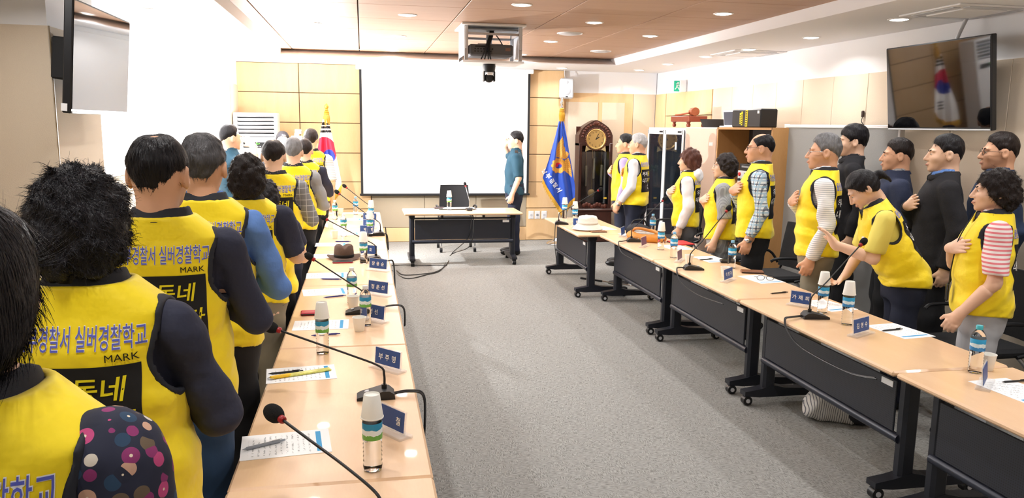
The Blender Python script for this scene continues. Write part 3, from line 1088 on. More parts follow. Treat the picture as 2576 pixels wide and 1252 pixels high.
    def sleeve(P, s_, off):
        e, w = np.array(A[s_][0]), np.array(A[s_][1])
        if slv == 'short':
            d = e - sh[s_]; L = np.linalg.norm(d); d /= L
            f = sd_cap(P, sh[s_], e, .052, .050, off + .006)
            return np.maximum(f, half(P, sh[s_] + d * L * outfit.get('slen', .62), d))
        f = smin(sd_cap(P, sh[s_], e, .047, .041, off), sd_cap(P, e, w, .041, .030, off), .015)
        d = w - e; L = np.linalg.norm(d); d /= L
        fr = outfit.get('cuff', .97)
        # cut only near the cuff
        cut = half(P, e + d * L * fr, d)
        near_w = sd_cap(P, e + d * L * fr, w + d * .1, .06, .06)
        return np.where(near_w < .03, np.maximum(f, cut), f)

    hem = outfit.get('hem', .84 if not outfit.get('jacket') else .76)
    top = 1.478 if not outfit.get('jacket') else 1.47

    def shirt_f(P):
        off = soff
        f = np.maximum(sd_loft(P, T, .006 if vest else off), np.maximum(hem - P[2], P[2] - top))
        for s_ in (-1, 1): f = smin(f, sleeve(P, s_, off), .022)
        if wr: f = f + wrinkle(P, wr, seed) * (np.clip((np.abs(P[0]) - .15) * 30, .2, 1) if vest else 1)
        return f
    lo2 = [lo[0], lo[1] - .02, hem - .03]; hi2 = [hi[0], hi[1] + .02, max(1.5, A[1][1][2] + .06, A[-1][1][2] + .06)]
    lo2[2] = min(lo2[2], A[1][1][2] - .03, A[-1][1][2] - .03)
    V, Q = surf(shirt_f, lo2, hi2, hg)
    nm = 'jacket' if outfit.get('jacket') else 'shirt'
    npmesh(nm, bend(V), Q, shirt, root)

    def collar(mat, r0, z0, z1, th, flare=.0, name='collar'):
        def cf(P):
            k = np.clip((P[2] - z0) / (z1 - z0), 0, 1)
            cy = -.020 + .012 * k
            a = r0 + flare * (1 - k) + .012 * (1 - k); b = r0 + .004 + flare * (1 - k) * .6 + .008 * (1 - k)
            x, y = P[0] / a, (P[1] - cy) / b
            d = np.abs((np.sqrt(x * x + y * y) - 1) * a) - th
            d = np.maximum(d, np.maximum(z0 - .012 * P[1] / .06 - P[2], P[2] - z1 + .020 * np.maximum(P[1], 0) / .05))
            return np.maximum(d, .012 - np.abs(P[0]) - np.where(P[1] < 0, 9, 0))
        V, Q = surf(cf, (-.14, -.15, z0 - .03), (.14, .13, z1 + .02), .0068 * min(near, 1.5))
        npmesh(name, bend(V), Q, mat, root)
    if outfit.get('collar'):
        collar(outfit['collar'], .066, 1.43, 1.492, .005, .012)
    if outfit.get('jacket'):
        collar(shirt, .078, 1.425, 1.475, .008, .02, 'lapel')
    if outfit.get('hood'):
        V, Q = surf(lambda P: np.maximum(smin(sd_ell(P, (0, -.115, 1.42), (.125, .045, .085)), sd_ell(P, (0, -.03, 1.43), (.115, .095, .034)), .05) + wrinkle(P, .006, seed + 2, 60), 1.40 - P[2] * 0 - 1.0 + 0 * P[0] - .45), (-.17, -.2, 1.33), (.17, .12, 1.54), hg)
        npmesh('hood', bend(V), Q, outfit['hood'], root)

    tr = trousers or pmat('trousers_black', '15161b', .8)
    def tro_f(P):
        f = np.maximum(sd_loft(P, T, .010), P[2] - 1.0)
        g = None
        for s_ in (-1, 1):
            q = smin(sd_cap(P, (s_ * .088, 0, .86), (s_ * .094, .008, .48), .094, .082), sd_cap(P, (s_ * .094, .008, .48), (s_ * .097, -.01, .06), .080, .072), .04)
            g = q if g is None else np.minimum(g, q)
        f = smin(f, g, .04)
        f = np.maximum(f, .045 - P[2])
        return f + wrinkle(P, .005, seed + 5, 36)
    V, Q = surf(tro_f, (-.29, -.2, .02), (.29, .2, 1.03), .020)
    npmesh('trousers', bend(V), Q, tr, root)
    if shoes:
        sm = pmat('shoe_black', '141416', .35)
        for s_ in (-1, 1):
            V, Q = surf(lambda P: np.maximum(smin(sd_ell(P, (s_ * .1, .05, .035), (.047, .145, .050)), sd_cap(P, (s_ * .097, -.03, .05), (s_ * .097, -.02, .10), .05, .044), .03), .002 - P[2]), (s_ * .1 - .07, -.12, -.02), (s_ * .1 + .07, .22, .15), .018)
            npmesh('shoe', V, Q, sm, root)
    if vest:
        xc = .186 + .03 * fat
        vh = outfit.get('vhem', .86)
        def hole(P):
            # oval armhole about the shoulder joint, open towards the side
            h_ = (np.sqrt(((P[1] + .014) / .074) ** 2 + ((P[2] - 1.302) / .108) ** 2) - 1) * .074
            h_ = np.maximum(h_, .105 - np.abs(P[0]))
            return np.minimum(h_, np.maximum(.172 - np.abs(P[0]), 1.325 - P[2]))
        def vest_base(P):
            f = sd_loft(P, T, .027 + .008 * fat)
            f = f + wrinkle(P, .0062, seed + 9, 44) * np.clip((1.36 - P[2]) * 8, .15, 1)
            f = np.maximum(f, -(f + max(.016, .0160 * near)))
            nk = sd_ell(P, (0, .075, 1.475), (.060, .095, .09))
            f = np.maximum(f, -nk)
            f = np.maximum(f, np.maximum(vh - P[2] + .01 * np.sin(P[0] * 20), P[2] - 1.462))
            return f
        def vest_f(P): return np.maximum(vest_base(P), -hole(P))
        V, Q = surf(vest_f, (-.30, -.22, vh - .04), (.30, .24, 1.50), .0094 * near)
        c = V[Q].mean(1)
        ve = npmesh('vest', bend(V), Q, YEL, root)
        def trim_f(P):
            return np.maximum(np.maximum(vest_base(P) - .003, hole(P) - .009), -hole(P) - .002)
        for s_ in (-1, 1):
            V_, Q_ = surf(trim_f, (s_ * .17 - .085, -.16, 1.16), (s_ * .17 + .085, .16, 1.46), .0060 * min(near, 1.6))
            if len(V_): npmesh('armhole_trim', bend(V_), Q_, NAVY, ve)
        collar(NAVY, .074, 1.425, 1.487, .006, .014, 'vest_collar')
        if text:
            bvh = BVHTree.FromPolygons([tuple(v) for v in V], [tuple(map(int, q)) for q in Q])
            def proj(v2, dy, z0, x0=0.):
                out = []
                for u, v in v2:
                    h_ = bvh.ray_cast(Vector((u + x0, -.6, v + z0)), Vector((0, 1, 0)))[0]
                    out.append((u + x0, (h_[1] if h_ is not None else -.13) - dy, v + z0))
                return np.array(out)
            # black panel
            nx, nz_ = 31, 31
            g = np.array([(-.138 + .276 * i / (nx - 1), -.135 + .27 * j / (nz_ - 1)) for j in range(nz_) for i in range(nx)])
            gq = np.array([(j * nx + i, j * nx + i + 1, (j + 1) * nx + i + 1, (j + 1) * nx + i) for j in range(nz_ - 1) for i in range(nx - 1)])
            pz = 1.155
            npmesh('back_panel', bend(proj(g, .0020, pz)), gq, BLACKP, ve)
            def put(s, size, z0, x0, mat, dy, name, **kw):
                v, f = text2d(s, size, **kw)
                if len(v): npmesh(name, bend(proj(v, dy, z0, x0)), f, mat, ve, smooth=False)
            put('울산남부경찰서 실버경찰학교', .058, 1.352, 0, TXTW, .0026, 'lettering_edge', bold=.026, xscale=.43)
            put('울산남부경찰서 실버경찰학교', .058, 1.352, 0, TXTB, .0040, 'lettering', bold=.004, xscale=.43)
            put('MARK', .024, 1.307, .105, TXTK, .0026, 'maker_mark')
            put('우리', .060, 1.238, -.068, TXTW, .0040, 'lettering', bold=.014, shear=.15)
            put('동네', .060, 1.238, .058, TXTY, .0040, 'lettering', bold=.014, shear=.15)
            put('내가', .060, 1.160, -.075, TXTW, .0040, 'lettering', bold=.014, shear=.15)
            put('지킨다', .060, 1.160, .050, TXTY, .0040, 'lettering', bold=.014, shear=.15)
            put('쉼터', .022, 1.092, .06, TXTW, .0040, 'lettering', bold=.01)
            put('Patrol', .026, 1.062, .06, TXTW, .0040, 'lettering', bold=.01)
            if outfit.get('badge'):
                out = []
                mbb = MB()
                for k, (r_, m_) in enumerate(((.030, 0), (.020, 1))):
                    ring = []
                    for i in range(17):
                        a = 2 * math.pi * i / 16
                        u, v = (0, 0) if i == 16 else (r_ * math.cos(a), r_ * math.sin(a))
                        h_ = bvh.ray_cast(Vector((u - .085, .6, v + 1.27)), Vector((0, -1, 0)))[0]
                        ring.append((u - .085, (h_[1] if h_ is not None else .13) + .003 + .0015 * k, v + 1.27))
                    mbb.add(ring, [(i, (i + 1) % 16, 16) for i in range(16)], m_)
                npmesh('badge', bend(mbb.v), mbb.f, [TXTW, TXTB], ve, mbb.m)
    if outfit.get('watch'):
        s_ = -1
        e, w = np.array(A[s_][0]), np.array(A[s_][1])
        d = (w - e) / np.linalg.norm(w - e)
        mb = MB()
        mb.cyl(w - d * .018, w + d * .004, .0335, n=16)
        mb.ell(w - d * .006 + np.array((s_ * .034, 0, 0)), (.008, .018, .018), 10, 6)
        npmesh('watch', bend(mb.v), mb.f, STEEL, root)
    return root
# ------------------------------------------------------------------ fixtures along the walls and from the ceiling
# projection screen
t = empty('projection_screen', 'large white pull-down projection screen on the back wall', 'projection screen', (0, YB - .10, 0))
sx0, sx1, sz0, sz1 = -.03, 2.53, .74, 2.60
MB().box(((sx0 + sx1) / 2, 0, (sz0 + sz1) / 2), (sx1 - sx0 - .06, .004, sz1 - sz0)).build('canvas', pmat('screen_white', 'f6f6f8', .7), t)
for x in (sx0 + .015, sx1 - .015):
    MB().box((x, 0, (sz0 + sz1) / 2), (.035, .006, sz1 - sz0)).build('black_border', BLKM, t)
MB().box(((sx0 + sx1) / 2, 0, sz0 - .005), (sx1 - sx0 + .04, .026, .035), bev=.008).build('bottom_bar', BLKM, t)
MB().box(((sx0 + sx1) / 2, .02, 2.605), (sx1 - sx0 + .1, .10, .07), bev=.01).build('case', WPL, t)

# projector lift with projector and dome camera
px, py = 1.245, 7.75
t = empty('projector_lift', 'white metal scissor lift frame let down from the wooden ceiling', 'projector lift', (px, py, 0))
MB().box((0, .02, ZW - .012), (.62, .60, .02), bev=.003).build('ceiling_frame', WPL, t)
zt, zb = ZW - .02, 2.395
for sx in (-1, 1):
    for sy in (-1, 1):
        MB().box((sx * .262, sy * .22, (zt + zb) / 2), (.036, .02, zt - zb), bev=.002).build('upright', ALU, t)
        MB().box((sx * .262, sy * .235 , (zt + zb) / 2 + .05), (.022, .012, (zt - zb) * .62), bev=.002).build('slide_rail', LGREY, t)
    MB().box((sx * .262, 0, zt - .06), (.02, .44, .03)).build('side_bar', ALU, t)
    MB().box((sx * .278, .0, (zt + zb) / 2 + .02), (.004, .40, .27)).build('side_plate', LGREY, t)
for sy in (-1, 1):
    MB().box((0, sy * .22, zt - .075), (.50, .02, .022)).build('cross_bar', ALU, t)
MB().box((0, 0, zb - .008), (.60, .50, .02), bev=.004).build('bottom_plate', WPL, t)
MB().box((0, 0, zt - .03), (.50, .40, .012)).build('top_plate', GREYP, t)
mb = MB()
for dx, dy in ((0, 0), (.012, .01), (-.012, .005), (.02, -.005)):
    mb.tube([(dx, -.1, zt - .02), (dx - .02, -.16, zt - .09), (-.05 + dx, -.19, zt - .17), (-.07 + dx * 2, -.20, zb + .06), (-.08 + dx * 3, -.2, zb + .015)], .006, 6, 0, 5)
mb.tube([(.02, -.12, zt - .05), (.06, -.17, zt - .11), (.095, -.185, zt - .17)], .005, 6, 0, 4)
mb.build('cable_bundle', BLKM, t, True)
t = empty('projector', 'grey projector held inside the ceiling lift frame', 'projector', (px - .01, py - .02, zb + .03))
MB().box((0, 0, .075), (.43, .31, .11), bev=.016).build('body', GREYP, t)
MB().box((0, -.156, .078), (.40, .006, .085), bev=.003).build('connector_panel', pmat('projector_back', '5d6066', .5), t)
mb = MB()
for k in range(7): mb.cyl((-.16 + .028 * k, -.158, .085), (-.16 + .028 * k, -.163, .085), .007, n=10)
for k in range(6): mb.box((-.16 + .03 * k, -.160, .062), (.016, .004, .008))
mb.box((-.11, -.160, .107), (.10, .004, .012))
mb.build('sockets', BLKM, t)
MB().box((.16, -.160, .085), (.05, .003, .03)).build('rating_label', pmat('label_rust', '8d6d62', .6), t)
MB().cyl((0, 0, .13), (0, 0, .245), .03, n=16).build('mount', ALU, t)
MB().box((0, 0, .138), (.24, .16, .012)).build('mount_plate', ALU, t)
MB().cyl((.1, .15, .075), (.1, .185, .075), .045, n=20).build('lens', BLK, t, 40)
MB().box((-.225, 0, .075), (.006, .2, .07)).build('side_vent', LGREY, t)
p = aty(1229, 185, py - .02)
t = empty('dome_camera', 'black video camera hanging under the projector lift', 'video camera', (p[0], py - .05, zb - .02))
MB().lathe([(.062, 0), (.064, -.02), (.060, -.05), (.056, -.075)], 20).build('base', BLK, t, 40)
mb = MB()
for sx in (-1, 1): mb.box((sx * .050, 0, -.115), (.016, .07, .10), bev=.006)
mb.build('yoke', BLK, t)
MB().ell((0, 0, -.13), (.046, .05, .045), 18, 12).build('head', BLKM, t, True)
MB().cyl((0, -.035, -.128), (0, -.054, -.128), .026, n=16).build('lens', BLK, t, 40)
MB().box((0, -.052, -.092), (.055, .01, .03), bev=.004).build('white_plate', WPL, t)

# wall screens
SCR = pmat('tv_screen', '07080b', .035, spec=.8)
def tv(label, loc, rz, tilt, w, h):
    t = empty('wall_tv', label, 'television', loc, rz)
    t.rotation_euler = (tilt, 0, rz)
    MB().box((0, 0, 0), (w, .045, h), bev=.006).build('bezel', BLK, t)
    MB().box((0, -.0235, .006), (w - .022, .003, h - .034)).build('screen', SCR, t)
    MB().box((0, -.022, -h / 2 + .006), (w - .02, .01, .012), bev=.002).build('bottom_strip', LGREY, t)
    MB().box((0, .055, -.02), (w * .6, .08, h * .6), bev=.02).build('back_cover', BLKM, t)
    MB().box((0, .15, 0), (.24, .14, .24), bev=.01).build('wall_mount', BLKM, t)
    return t
tvr = tv('wide black wall television tilted forward on the panelled wall', (4.36, 5.38, 2.13), -math.pi / 2, math.radians(7), 1.12, .67)
mb = MB(); mb.tube([(.03, .10, .25), (.06, .16, .40), (.10, .20, .52)], .014, 8, 0, 4); mb.build('cable', LGREY, tvr, True)
tvl = tv('black wall television seen side on at the pier by the window', (-1.52, 5.07, 2.115), math.pi / 2, math.radians(5), 1.02, .60)
MB().box((-.48, -.0, -.285), (.004, .03, .03)).build('sticker', WPL, tvl)
MB().box((-.513, .01, -.27), (.004, .03, .04)).build('sticker', WPL, tvl)

# loudspeaker, exit sign, wall sockets, small wall gadget
t = empty('wall_loudspeaker', 'white loudspeaker in the corner above the blue flag', 'loudspeaker', (3.10, YB - .10, 2.365), -.15)
MB().box((0, 0, 0), (.215, .17, .305), bev=.025).build('cabinet', LGREY, t)
MB().box((0, -.088, 0), (.185, .012, .28), bev=.006).build('grille', pmat('grille_grey', 'b9bcc2', .6), t)
MB().lathe([(.0001, .012), (.05, .01), (.066, .0)], 20, (0, -.093, -.04), ax=(0, -1, 0)).build('woofer', pmat('woofer', 'a4a7ae', .6), t, True)
MB().lathe([(.0001, .008), (.018, .006), (.024, .0)], 16, (0, -.093, .09), ax=(0, -1, 0)).build('tweeter', pmat('woofer', 'a4a7ae', .6), t, True)
MB().box((0, -.096, -.125), (.035, .006, .014)).build('badge', BLK, t)
mb = MB(); mb.tube([(-.02, 0, .15), (-.03, .02, .22), (-.03, .02, .275)], .006, 6); mb.box((0, .10, 0), (.06, .06, .1)); mb.build('bracket', LGREY, t)
t = empty('exit_sign', 'green emergency exit sign high on the wall by the corner', 'exit sign', (XR - .09, 10.78, 2.385), 0)
MB().box((.03, 0, 0), (.10, .045, .165), bev=.006).build('housing', WPL, t)
GRN = pmat('exit_green', '159a78', .5, emit=.5)
MB().box((-.05, 0, 0), (.10, .022, .15), bev=.003).build('plate', GRN, t)
mb = MB()
for sy in (-1, 1):
    y = sy * .0125
    mb.cyl((-.045, y, .045), (-.045, y + sy * .002, .045), .012, n=12)
    mb.box((-.055, y, .012), (.018, .003, .05), mat=Matrix.Rotation(.4, 3, 'Y'))
    mb.box((-.035, y, -.03), (.012, .003, .05), mat=Matrix.Rotation(-.6, 3, 'Y'))
    mb.box((-.072, y, -.028), (.012, .003, .05), mat=Matrix.Rotation(.7, 3, 'Y'))
    mb.box((-.050, y, .02), (.06, .003, .010), mat=Matrix.Rotation(.5, 3, 'Y'))
mb.build('running_figure', TXTW if 'TXTW' in globals() else WPL, t)
for k, (x, lb) in enumerate(((2.60, 'white double wall socket half hidden behind the officer'), (2.70, 'white wall socket with dark opening, middle of three'), (2.81, 'white wall socket nearest the blue flag'))):
    t = empty('wall_socket', lb, 'socket', (x, YB - .016, .40))
    MB().box((0, 0, 0), (.085, .012, .125), bev=.004).build('plate', WPL, t)
    MB().lathe([(.02, 0), (.02, .004), (.004, .004)], 14, (0, -.006, .0), ax=(0, -1, 0)).build('outlet', LGREY if k != 1 else GREYP, t, 40)
    MB().box((0, -.008, -.045), (.03, .004, .012)).build('rocker', LGREY, t)
t = empty('wall_hook', 'small dark plug hanging on the panels beside the wall television', 'plug', tuple(atx(2170, 292, XR - .03)))
MB().box((0, 0, .02), (.02, .03, .06), bev=.006).build('body', pmat('plug_brown', '3a2a24', .5), t)
mb = MB(); mb.tube([(0, 0, -.01), (0, .01, -.05), (.015, -.02, -.09)], .004, 6, 0, 4); mb.build('cord', BLK, t, True)

# floor-standing air conditioner
t = empty('floor_air_conditioner', 'tall white floor-standing air conditioner by the window pier', 'air conditioner', (-1.44, 11.42, 0))
ACW = pmat('ac_white', 'eeeef0', .4)
mb = MB()
mb.box((0, .0, .79), (.58, .34, 1.58), bev=.012)
mb.box((0, .08, 1.74), (.58, .18, .32), bev=.01)
mb.box((-.268, 0, 1.74), (.045, .34, .32), bev=.01); mb.box((.268, 0, 1.74), (.045, .34, .32), bev=.01); mb.box((0, 0, 1.895), (.58, .34, .035), bev=.01)
mb.build('cabinet', ACW, t)
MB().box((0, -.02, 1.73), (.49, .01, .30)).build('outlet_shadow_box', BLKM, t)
for k in range(6):
    MB().box((0, -.125, 1.605 + .054 * k), (.488, .055, .020), bev=.004, mat=Matrix.Rotation(math.radians(-28), 3, 'X')).build('louver', LGREY, t)
MB().box((.03, -.173, 1.475), (.40, .008, .075), bev=.002).build('display', BLK, t)
mb = MB()
for k in range(5): mb.box((-.05 + .035 * k, -.178, 1.455), (.02, .003, .006))
mb.build('indicator_row', pmat('led_white', 'e8f4ff', .5, emit=1.2), t)
mb = MB(); mb.tube([(-.04, -.178, 1.49), (.0, -.178, 1.48), (.05, -.178, 1.495)], .004, 6); mb.ell((.01, -.178, 1.503), (.008, .003, .012), 8, 6)
mb.build('indicator_emblem', pmat('led_green', '55e03c', .5, emit=1.5), t)
mb = MB(); flat_text(mb, 'WINIA', (0, -.1715, 1.565), (1, 0, 0), (0, 0, 1), .035, .001); mb.build('brand_lettering', GREYP, t)

# --- flags
def flag(label, x, y, rows, col_fn, mats, fr_pts, nx=70, nz=150, folds=3.2, amp=.035, finial='spear', ztop=2.2, pole_r=.013):
    """cloth hanging from a pole: rows of (z, left x, right x); col_fn(x, z) -> material index"""
    t = empty('flag', label, 'flag', (x, y, 0))
    R_ = np.array(rows)[::-1]
    zt_ = R_[-1, 0]
    V, Q, mi = [], [], []
    for j in range(nz + 1):
        for i in range(nx + 1):
            s_ = i / nx
            zb_ = np.interp(s_, fr_pts[0], fr_pts[1])
            z = zt_ + (zb_ - zt_) * j / nz
            xl, xr = np.interp(z, R_[:, 0], R_[:, 1]), np.interp(z, R_[:, 0], R_[:, 2])
            xx = xl + (xr - xl) * s_
            a = amp * min(1, .35 + (zt_ - z))
            yy = -.05 + a * math.sin(s_ * folds * 6.283 + .7 + 1.2 * z) * (1.1 - .5 * s_) + .02 * math.sin(s_ * 19 + z * 5) * min(1, (zt_ - z) * 2)
            V.append((xx - x, yy, z))
    V = np.array(V)
    for j in range(nz):
        for i in range(nx):
            a = j * (nx + 1) + i
            q = (a, a + nx + 1, a + nx + 2, a + 1)
            Q.append(q)
            c = V[list(q)].mean(0)
            mi.append(col_fn(c[0] + x, c[2]))
    V2 = V + np.array((0, .004, 0))
    Q = np.array(Q)
    n = len(V)
    bd = []
    VV = np.concatenate([V, V2]); QQ = np.concatenate([Q, Q[:, ::-1] + n]); MM = np.concatenate([mi, mi])
    cloth = npmesh('cloth', VV, QQ, mats, t, MM)
    # fringe of separate tassel threads
    mb = MB()
    rr = random.Random(3)
    for i in range(0, nx * 2 + 1):
        s_ = i / (nx * 2)
        a = V[nz * (nx + 1) + min(nx, int(s_ * nx))]
        L = .085 + rr.uniform(-.01, .012)
        mb.tube([a, a + np.array((rr.uniform(-.01, .01), -.004, -L * .5)), a + np.array((rr.uniform(-.014, .014), 0, -L))], [.0055, .006, .003], 4)
    mb.build('fringe', pmat('fringe_gold', 'd8a83c', .5), t)
    MB().cyl((0, .0, .03), (0, 0, ztop), pole_r, n=12).build('pole', pmat('pole_white', 'e6e3da', .4), t, 40)
    if finial == 'spear':
        MB().lathe([(.012, 0), (.022, .01), (.022, .03), (.012, .05), (.026, .085), (.016, .13), (.0005, .20)], 14, (0, 0, ztop)).build('spear_tip', CHROME, t, True)
    else:
        MB().lathe([(.012, 0), (.028, .012), (.016, .03), (.030, .055), (.026, .08), (.0005, .11)], 14, (0, 0, ztop)).build('bud_tip', pmat('gold', 'd9b24a', .3, metal=.8), t, True)
    mb = MB()
    for k in range(14):
        a = 6.283 * k / 14
        mb.tube([(.012 * math.cos(a), .012 * math.sin(a) - .01, ztop - .01), (.036 * math.cos(a), .03 * math.sin(a) - .02, ztop - .09), (.028 * math.cos(a), .026 * math.sin(a) - .02, ztop - .22 - .03 * math.sin(k * 5))], [.009, .011, .006], 6, 0, 4)
    mb.lathe([(.03, -.03), (.042, -.015), (.03, 0), (.04, .012), (.02, .024)], 12, (0, -.01, ztop - .02))
    mb.build('cord_tassel', pmat('tassel_gold', 'c9962e', .45), t, True)
    MB().lathe([(.19, 0), (.19, .012), (.17, .03), (.10, .055), (.085, .09), (.055, .11), (.025, .13), (.02, .24)], 28).build('stand', CHROME, t, 40)
    return t, cloth, V


FLB = pmat('flag_blue', '1648b4', .6, sheen=.3); FLG = pmat('flag_gold', 'e0a74a', .6); FLGD = pmat('flag_gold_dark', 'b97f2c', .6); FRD = pmat('flag_red', 'd42a4c', .6)
FWH = pmat('flag_white', 'f4f4f6', .65, sheen=.2); FNV = pmat('flag_navy', '2b3fa8', .6); FBK = pmat('flag_black', '14141c', .6)
YF = 11.45
def wp(a, b): 
    p = aty(a, b, YF); return p[0], p[2]
def inpoly(x, z, P):
    c = False
    j = len(P) - 1
    for i in range(len(P)):
        if (P[i][1] > z) != (P[j][1] > z) and x < (P[j][0] - P[i][0]) * (z - P[i][1]) / (P[j][1] - P[i][1]) + P[i][0]: c = not c
        j = i
    return c
ec = wp(1403, 416)
wing1 = [wp(*p) for p in ((1398, 394), (1397, 378), (1402, 362), (1413, 342), (1416, 356), (1416, 366), (1420, 372), (1421, 384), (1427, 392), (1420, 400))]
wing2 = [wp(*p) for p in ((1420, 402), (1427, 396), (1431, 406), (1434, 420), (1436, 446), (1428, 436), (1420, 430), (1414, 422))]
hd_ = [wp(*p) for p in ((1412, 396), (1423, 380), (1429, 386), (1424, 398))]
def blue_fn(x, z):
    dx, dz = x - ec[0], z - ec[1]
    r = math.hypot(dx, dz); a = math.atan2(dz, dx)
    if r < .047:
        # taeguk
        if r > .044: return 1
        q = .022
        if math.hypot(dx + q, dz) < q: return 3
        if math.hypot(dx - q, dz) < q: return 4
        return 3 if dz > 0 else 4
    lobe = .104 + .016 * abs(math.cos(a * 5))
    if r < lobe: return 2 if (abs(math.sin(a * 10)) < .12 and r > .06) or r > lobe - .006 else 1
    if inpoly(x, z, wing1) or inpoly(x, z, hd_): return 2 if math.sin(z * 260 + x * 120) > .75 else 1
    if inpoly(x, z, wing2): return 2 if math.sin(z * 200 - x * 200) > .75 else 1
    return 0
L_ = [wp(*p) for p in ((1404, 305), (1395, 345), (1380, 400), (1364, 445), (1361, 470), (1361, 530))]
R_ = [wp(*p) for p in ((1416, 305), (1424, 345), (1433, 400), (1440, 455), (1443, 498), (1443, 530))]
rows = [(l[1], l[0], r[0]) for l, r in zip(L_, R_)]
bl = [wp(*p) for p in ((1361, 448), (1385, 490), (1411, 527), (1442, 496))]
tb, blue_cloth, bV = flag('blue police flag with golden winged emblem and white lettering beside the clock', 2.94, YF, rows, blue_fn, [FLB, FLG, FLGD, FRD, FNV], ([0, .3, .62, 1], [b[1] for b in bl]), nx=100, nz=170, folds=2.2, amp=.022, ztop=2.05)
bvh = BVHTree.FromPolygons([tuple(v) for v in np.array([v.co for v in blue_cloth.data.vertices])], [tuple(p.vertices) for p in blue_cloth.data.polygons])
mb = MB()
pa, pb = wp(1368, 431), wp(1404, 476)
dirn = np.array((pb[0] - pa[0], pb[1] - pa[1])); 
for k, ch in enumerate('남부경찰서'):
    cx_, cz_ = pa[0] + dirn[0] * k / 4, pa[1] + dirn[1] * k / 4
    v, f = text2d(ch, .085, bold=.02)
    an = -1.0
    ca, sa = math.cos(an), math.sin(an)
    out = []
    for u, w_ in v:
        X_, Z_ = cx_ + u * ca - w_ * sa, cz_ + u * sa + w_ * ca
        h_ = bvh.ray_cast(Vector((X_ - 2.94, -.5, Z_)), Vector((0, 1, 0)))[0]
        out.append((X_ - 2.94, (h_[1] if h_ is not None else -.06) - .004, Z_))
    mb.add(out, f)
mb.build('lettering', FWH, blue_cloth, recalc=False)

YF = 11.30
tc_ = wp(817, 381)
def kor_fn(x, z):
    dx, dz = (x - tc_[0]) / .165, (z - tc_[1]) / .205
    r = math.hypot(dx, dz)
    if r < 1:
        a = .75
        u, v = dx * math.cos(a) - dz * math.sin(a), dx * math.sin(a) + dz * math.cos(a)
        if math.hypot(u + .5, v) < .5: return 1
        if math.hypot(u - .5, v) < .5: return 2
        return 1 if v > 0 else 2
    px_ = [(818, 311, 13, 5), (819, 320, 13, 5), (820, 330, 13, 4.5), (838, 437, 7, 3), (838, 446, 7, 3), (838, 455, 7, 3)]
    for cx_, cy_, hw, hh_ in px_:
        c = wp(cx_, cy_)
        if abs(x - c[0]) < hw * .0058 and abs(z - c[1]) < hh_ * .0058 * .62: return 3
    return 0
L_ = [wp(*p) for p in ((812, 300), (805, 340), (795, 400), (785, 450), (780, 500))]
R_ = [wp(*p) for p in ((826, 300), (836, 340), (848, 400), (858, 450), (864, 500))]
rows = [(l[1], l[0], r[0]) for l, r in zip(L_, R_)]
bl = [wp(*p) for p in ((780, 500), (822, 498), (850, 484), (864, 462))]
flag('white national flag with red and blue circle beside the projection screen', float(wp(822, 300)[0]), YF, rows, kor_fn, [FWH, FRD, FNV, FBK], ([0, .5, .8, 1], [b[1] for b in bl]), nx=70, nz=140, folds=2.0, amp=.02, finial='bud', ztop=1.95)

# --- longcase clock
t = empty('longcase_clock', 'tall dark carved grandfather clock with brass dial and pendulum', 'clock', (3.545, 11.74, 0))
DK = wood('clock_wood', '4a2418', '2c140e', (1, 1, .2), 12, .35)
DKR = wood('clock_carving', '6e3320', '3c1a10', (1, 1, 1), 40, .45)
mb = MB()
mb.box((0, 0, .05), (.62, .30, .10), bev=.012); mb.box((0, 0, .29), (.56, .27, .38), bev=.008); mb.box((0, 0, .50), (.62, .30, .05), bev=.015)
mb.build('plinth', DK, t)
mb = MB()
mb.box((-.245, 0, 1.03), (.05, .24, 1.02), bev=.006); mb.box((.245, 0, 1.03), (.05, .24, 1.02), bev=.006); mb.box((0, .11, 1.15), (.52, .02, 1.28))
mb.box((0, -.02, .56), (.46, .2, .09), bev=.004)
mb.build('case', DK, t)
arch = [(-.27, 1.50), (-.27, 1.66)] + [(-.25 * math.cos(a) if False else -.265 * math.cos(a) * (1 - .12 * math.sin(a)), 1.66 + .20 * math.sin(a) + .03 * math.exp(-((a - 1.57) / .35) ** 2)) for a in np.linspace(.05, math.pi - .05, 26)] + [(.27, 1.66), (.27, 1.50)]
inner = [(.205 * math.cos(a), 1.575 + .205 * math.sin(a)) for a in np.linspace(math.pi, 0, 24)]
poly = arch + [(.205, 1.50)] + [(p[0], p[1]) for p in inner[::-1]] + [(-.205, 1.50)]
MB().prism([(p[0], p[1]) for p in arch], -.10, .12, 'xz').build('hood', DK, t)
mb = MB()
for a in np.linspace(.1, math.pi - .1, 15):
    r_ = .185
    mb.ell((-.215 * math.cos(a), -.105, 1.62 + .205 * math.sin(a)), (.022, .012, .02), 8, 6)
mb.ell((0, -.108, 1.845), (.05, .014, .028), 10, 6)
for a in np.linspace(0, 6.28, 40)[:-1]: mb.ell((.166 * math.cos(a), -.105, 1.60 + .166 * math.sin(a)), (.014, .008, .014), 6, 4)
mb.build('carving', DKR, t, True)
GOLD = pmat('brass', 'd2b070', .35, metal=.7)
MB().lathe([(.155, 0), (.158, .012), (.145, .018), (.135, .006)], 40, (0, -.102, 1.60), ax=(0, -1, 0)).build('bezel', GOLD, t, 40)
dial = MB().lathe([(.14, 0), (.14, .006), (.0001, .0062)], 40, (0, -.10, 1.60), ax=(0, -1, 0)).build('dial', pmat('dial_cream', 'e3c99c', .5), t)
mb = MB()
for k in range(1, 13):
    a = math.pi / 2 - k * math.pi / 6
    flat_text(mb, str(k), (.112 * math.cos(a), -.108, 1.60 + .112 * math.sin(a)), (1, 0, 0), (0, 0, 1), .036, .001, bold=.012)
mb.build('numerals', TXTK, dial, recalc=False)
mb = MB()
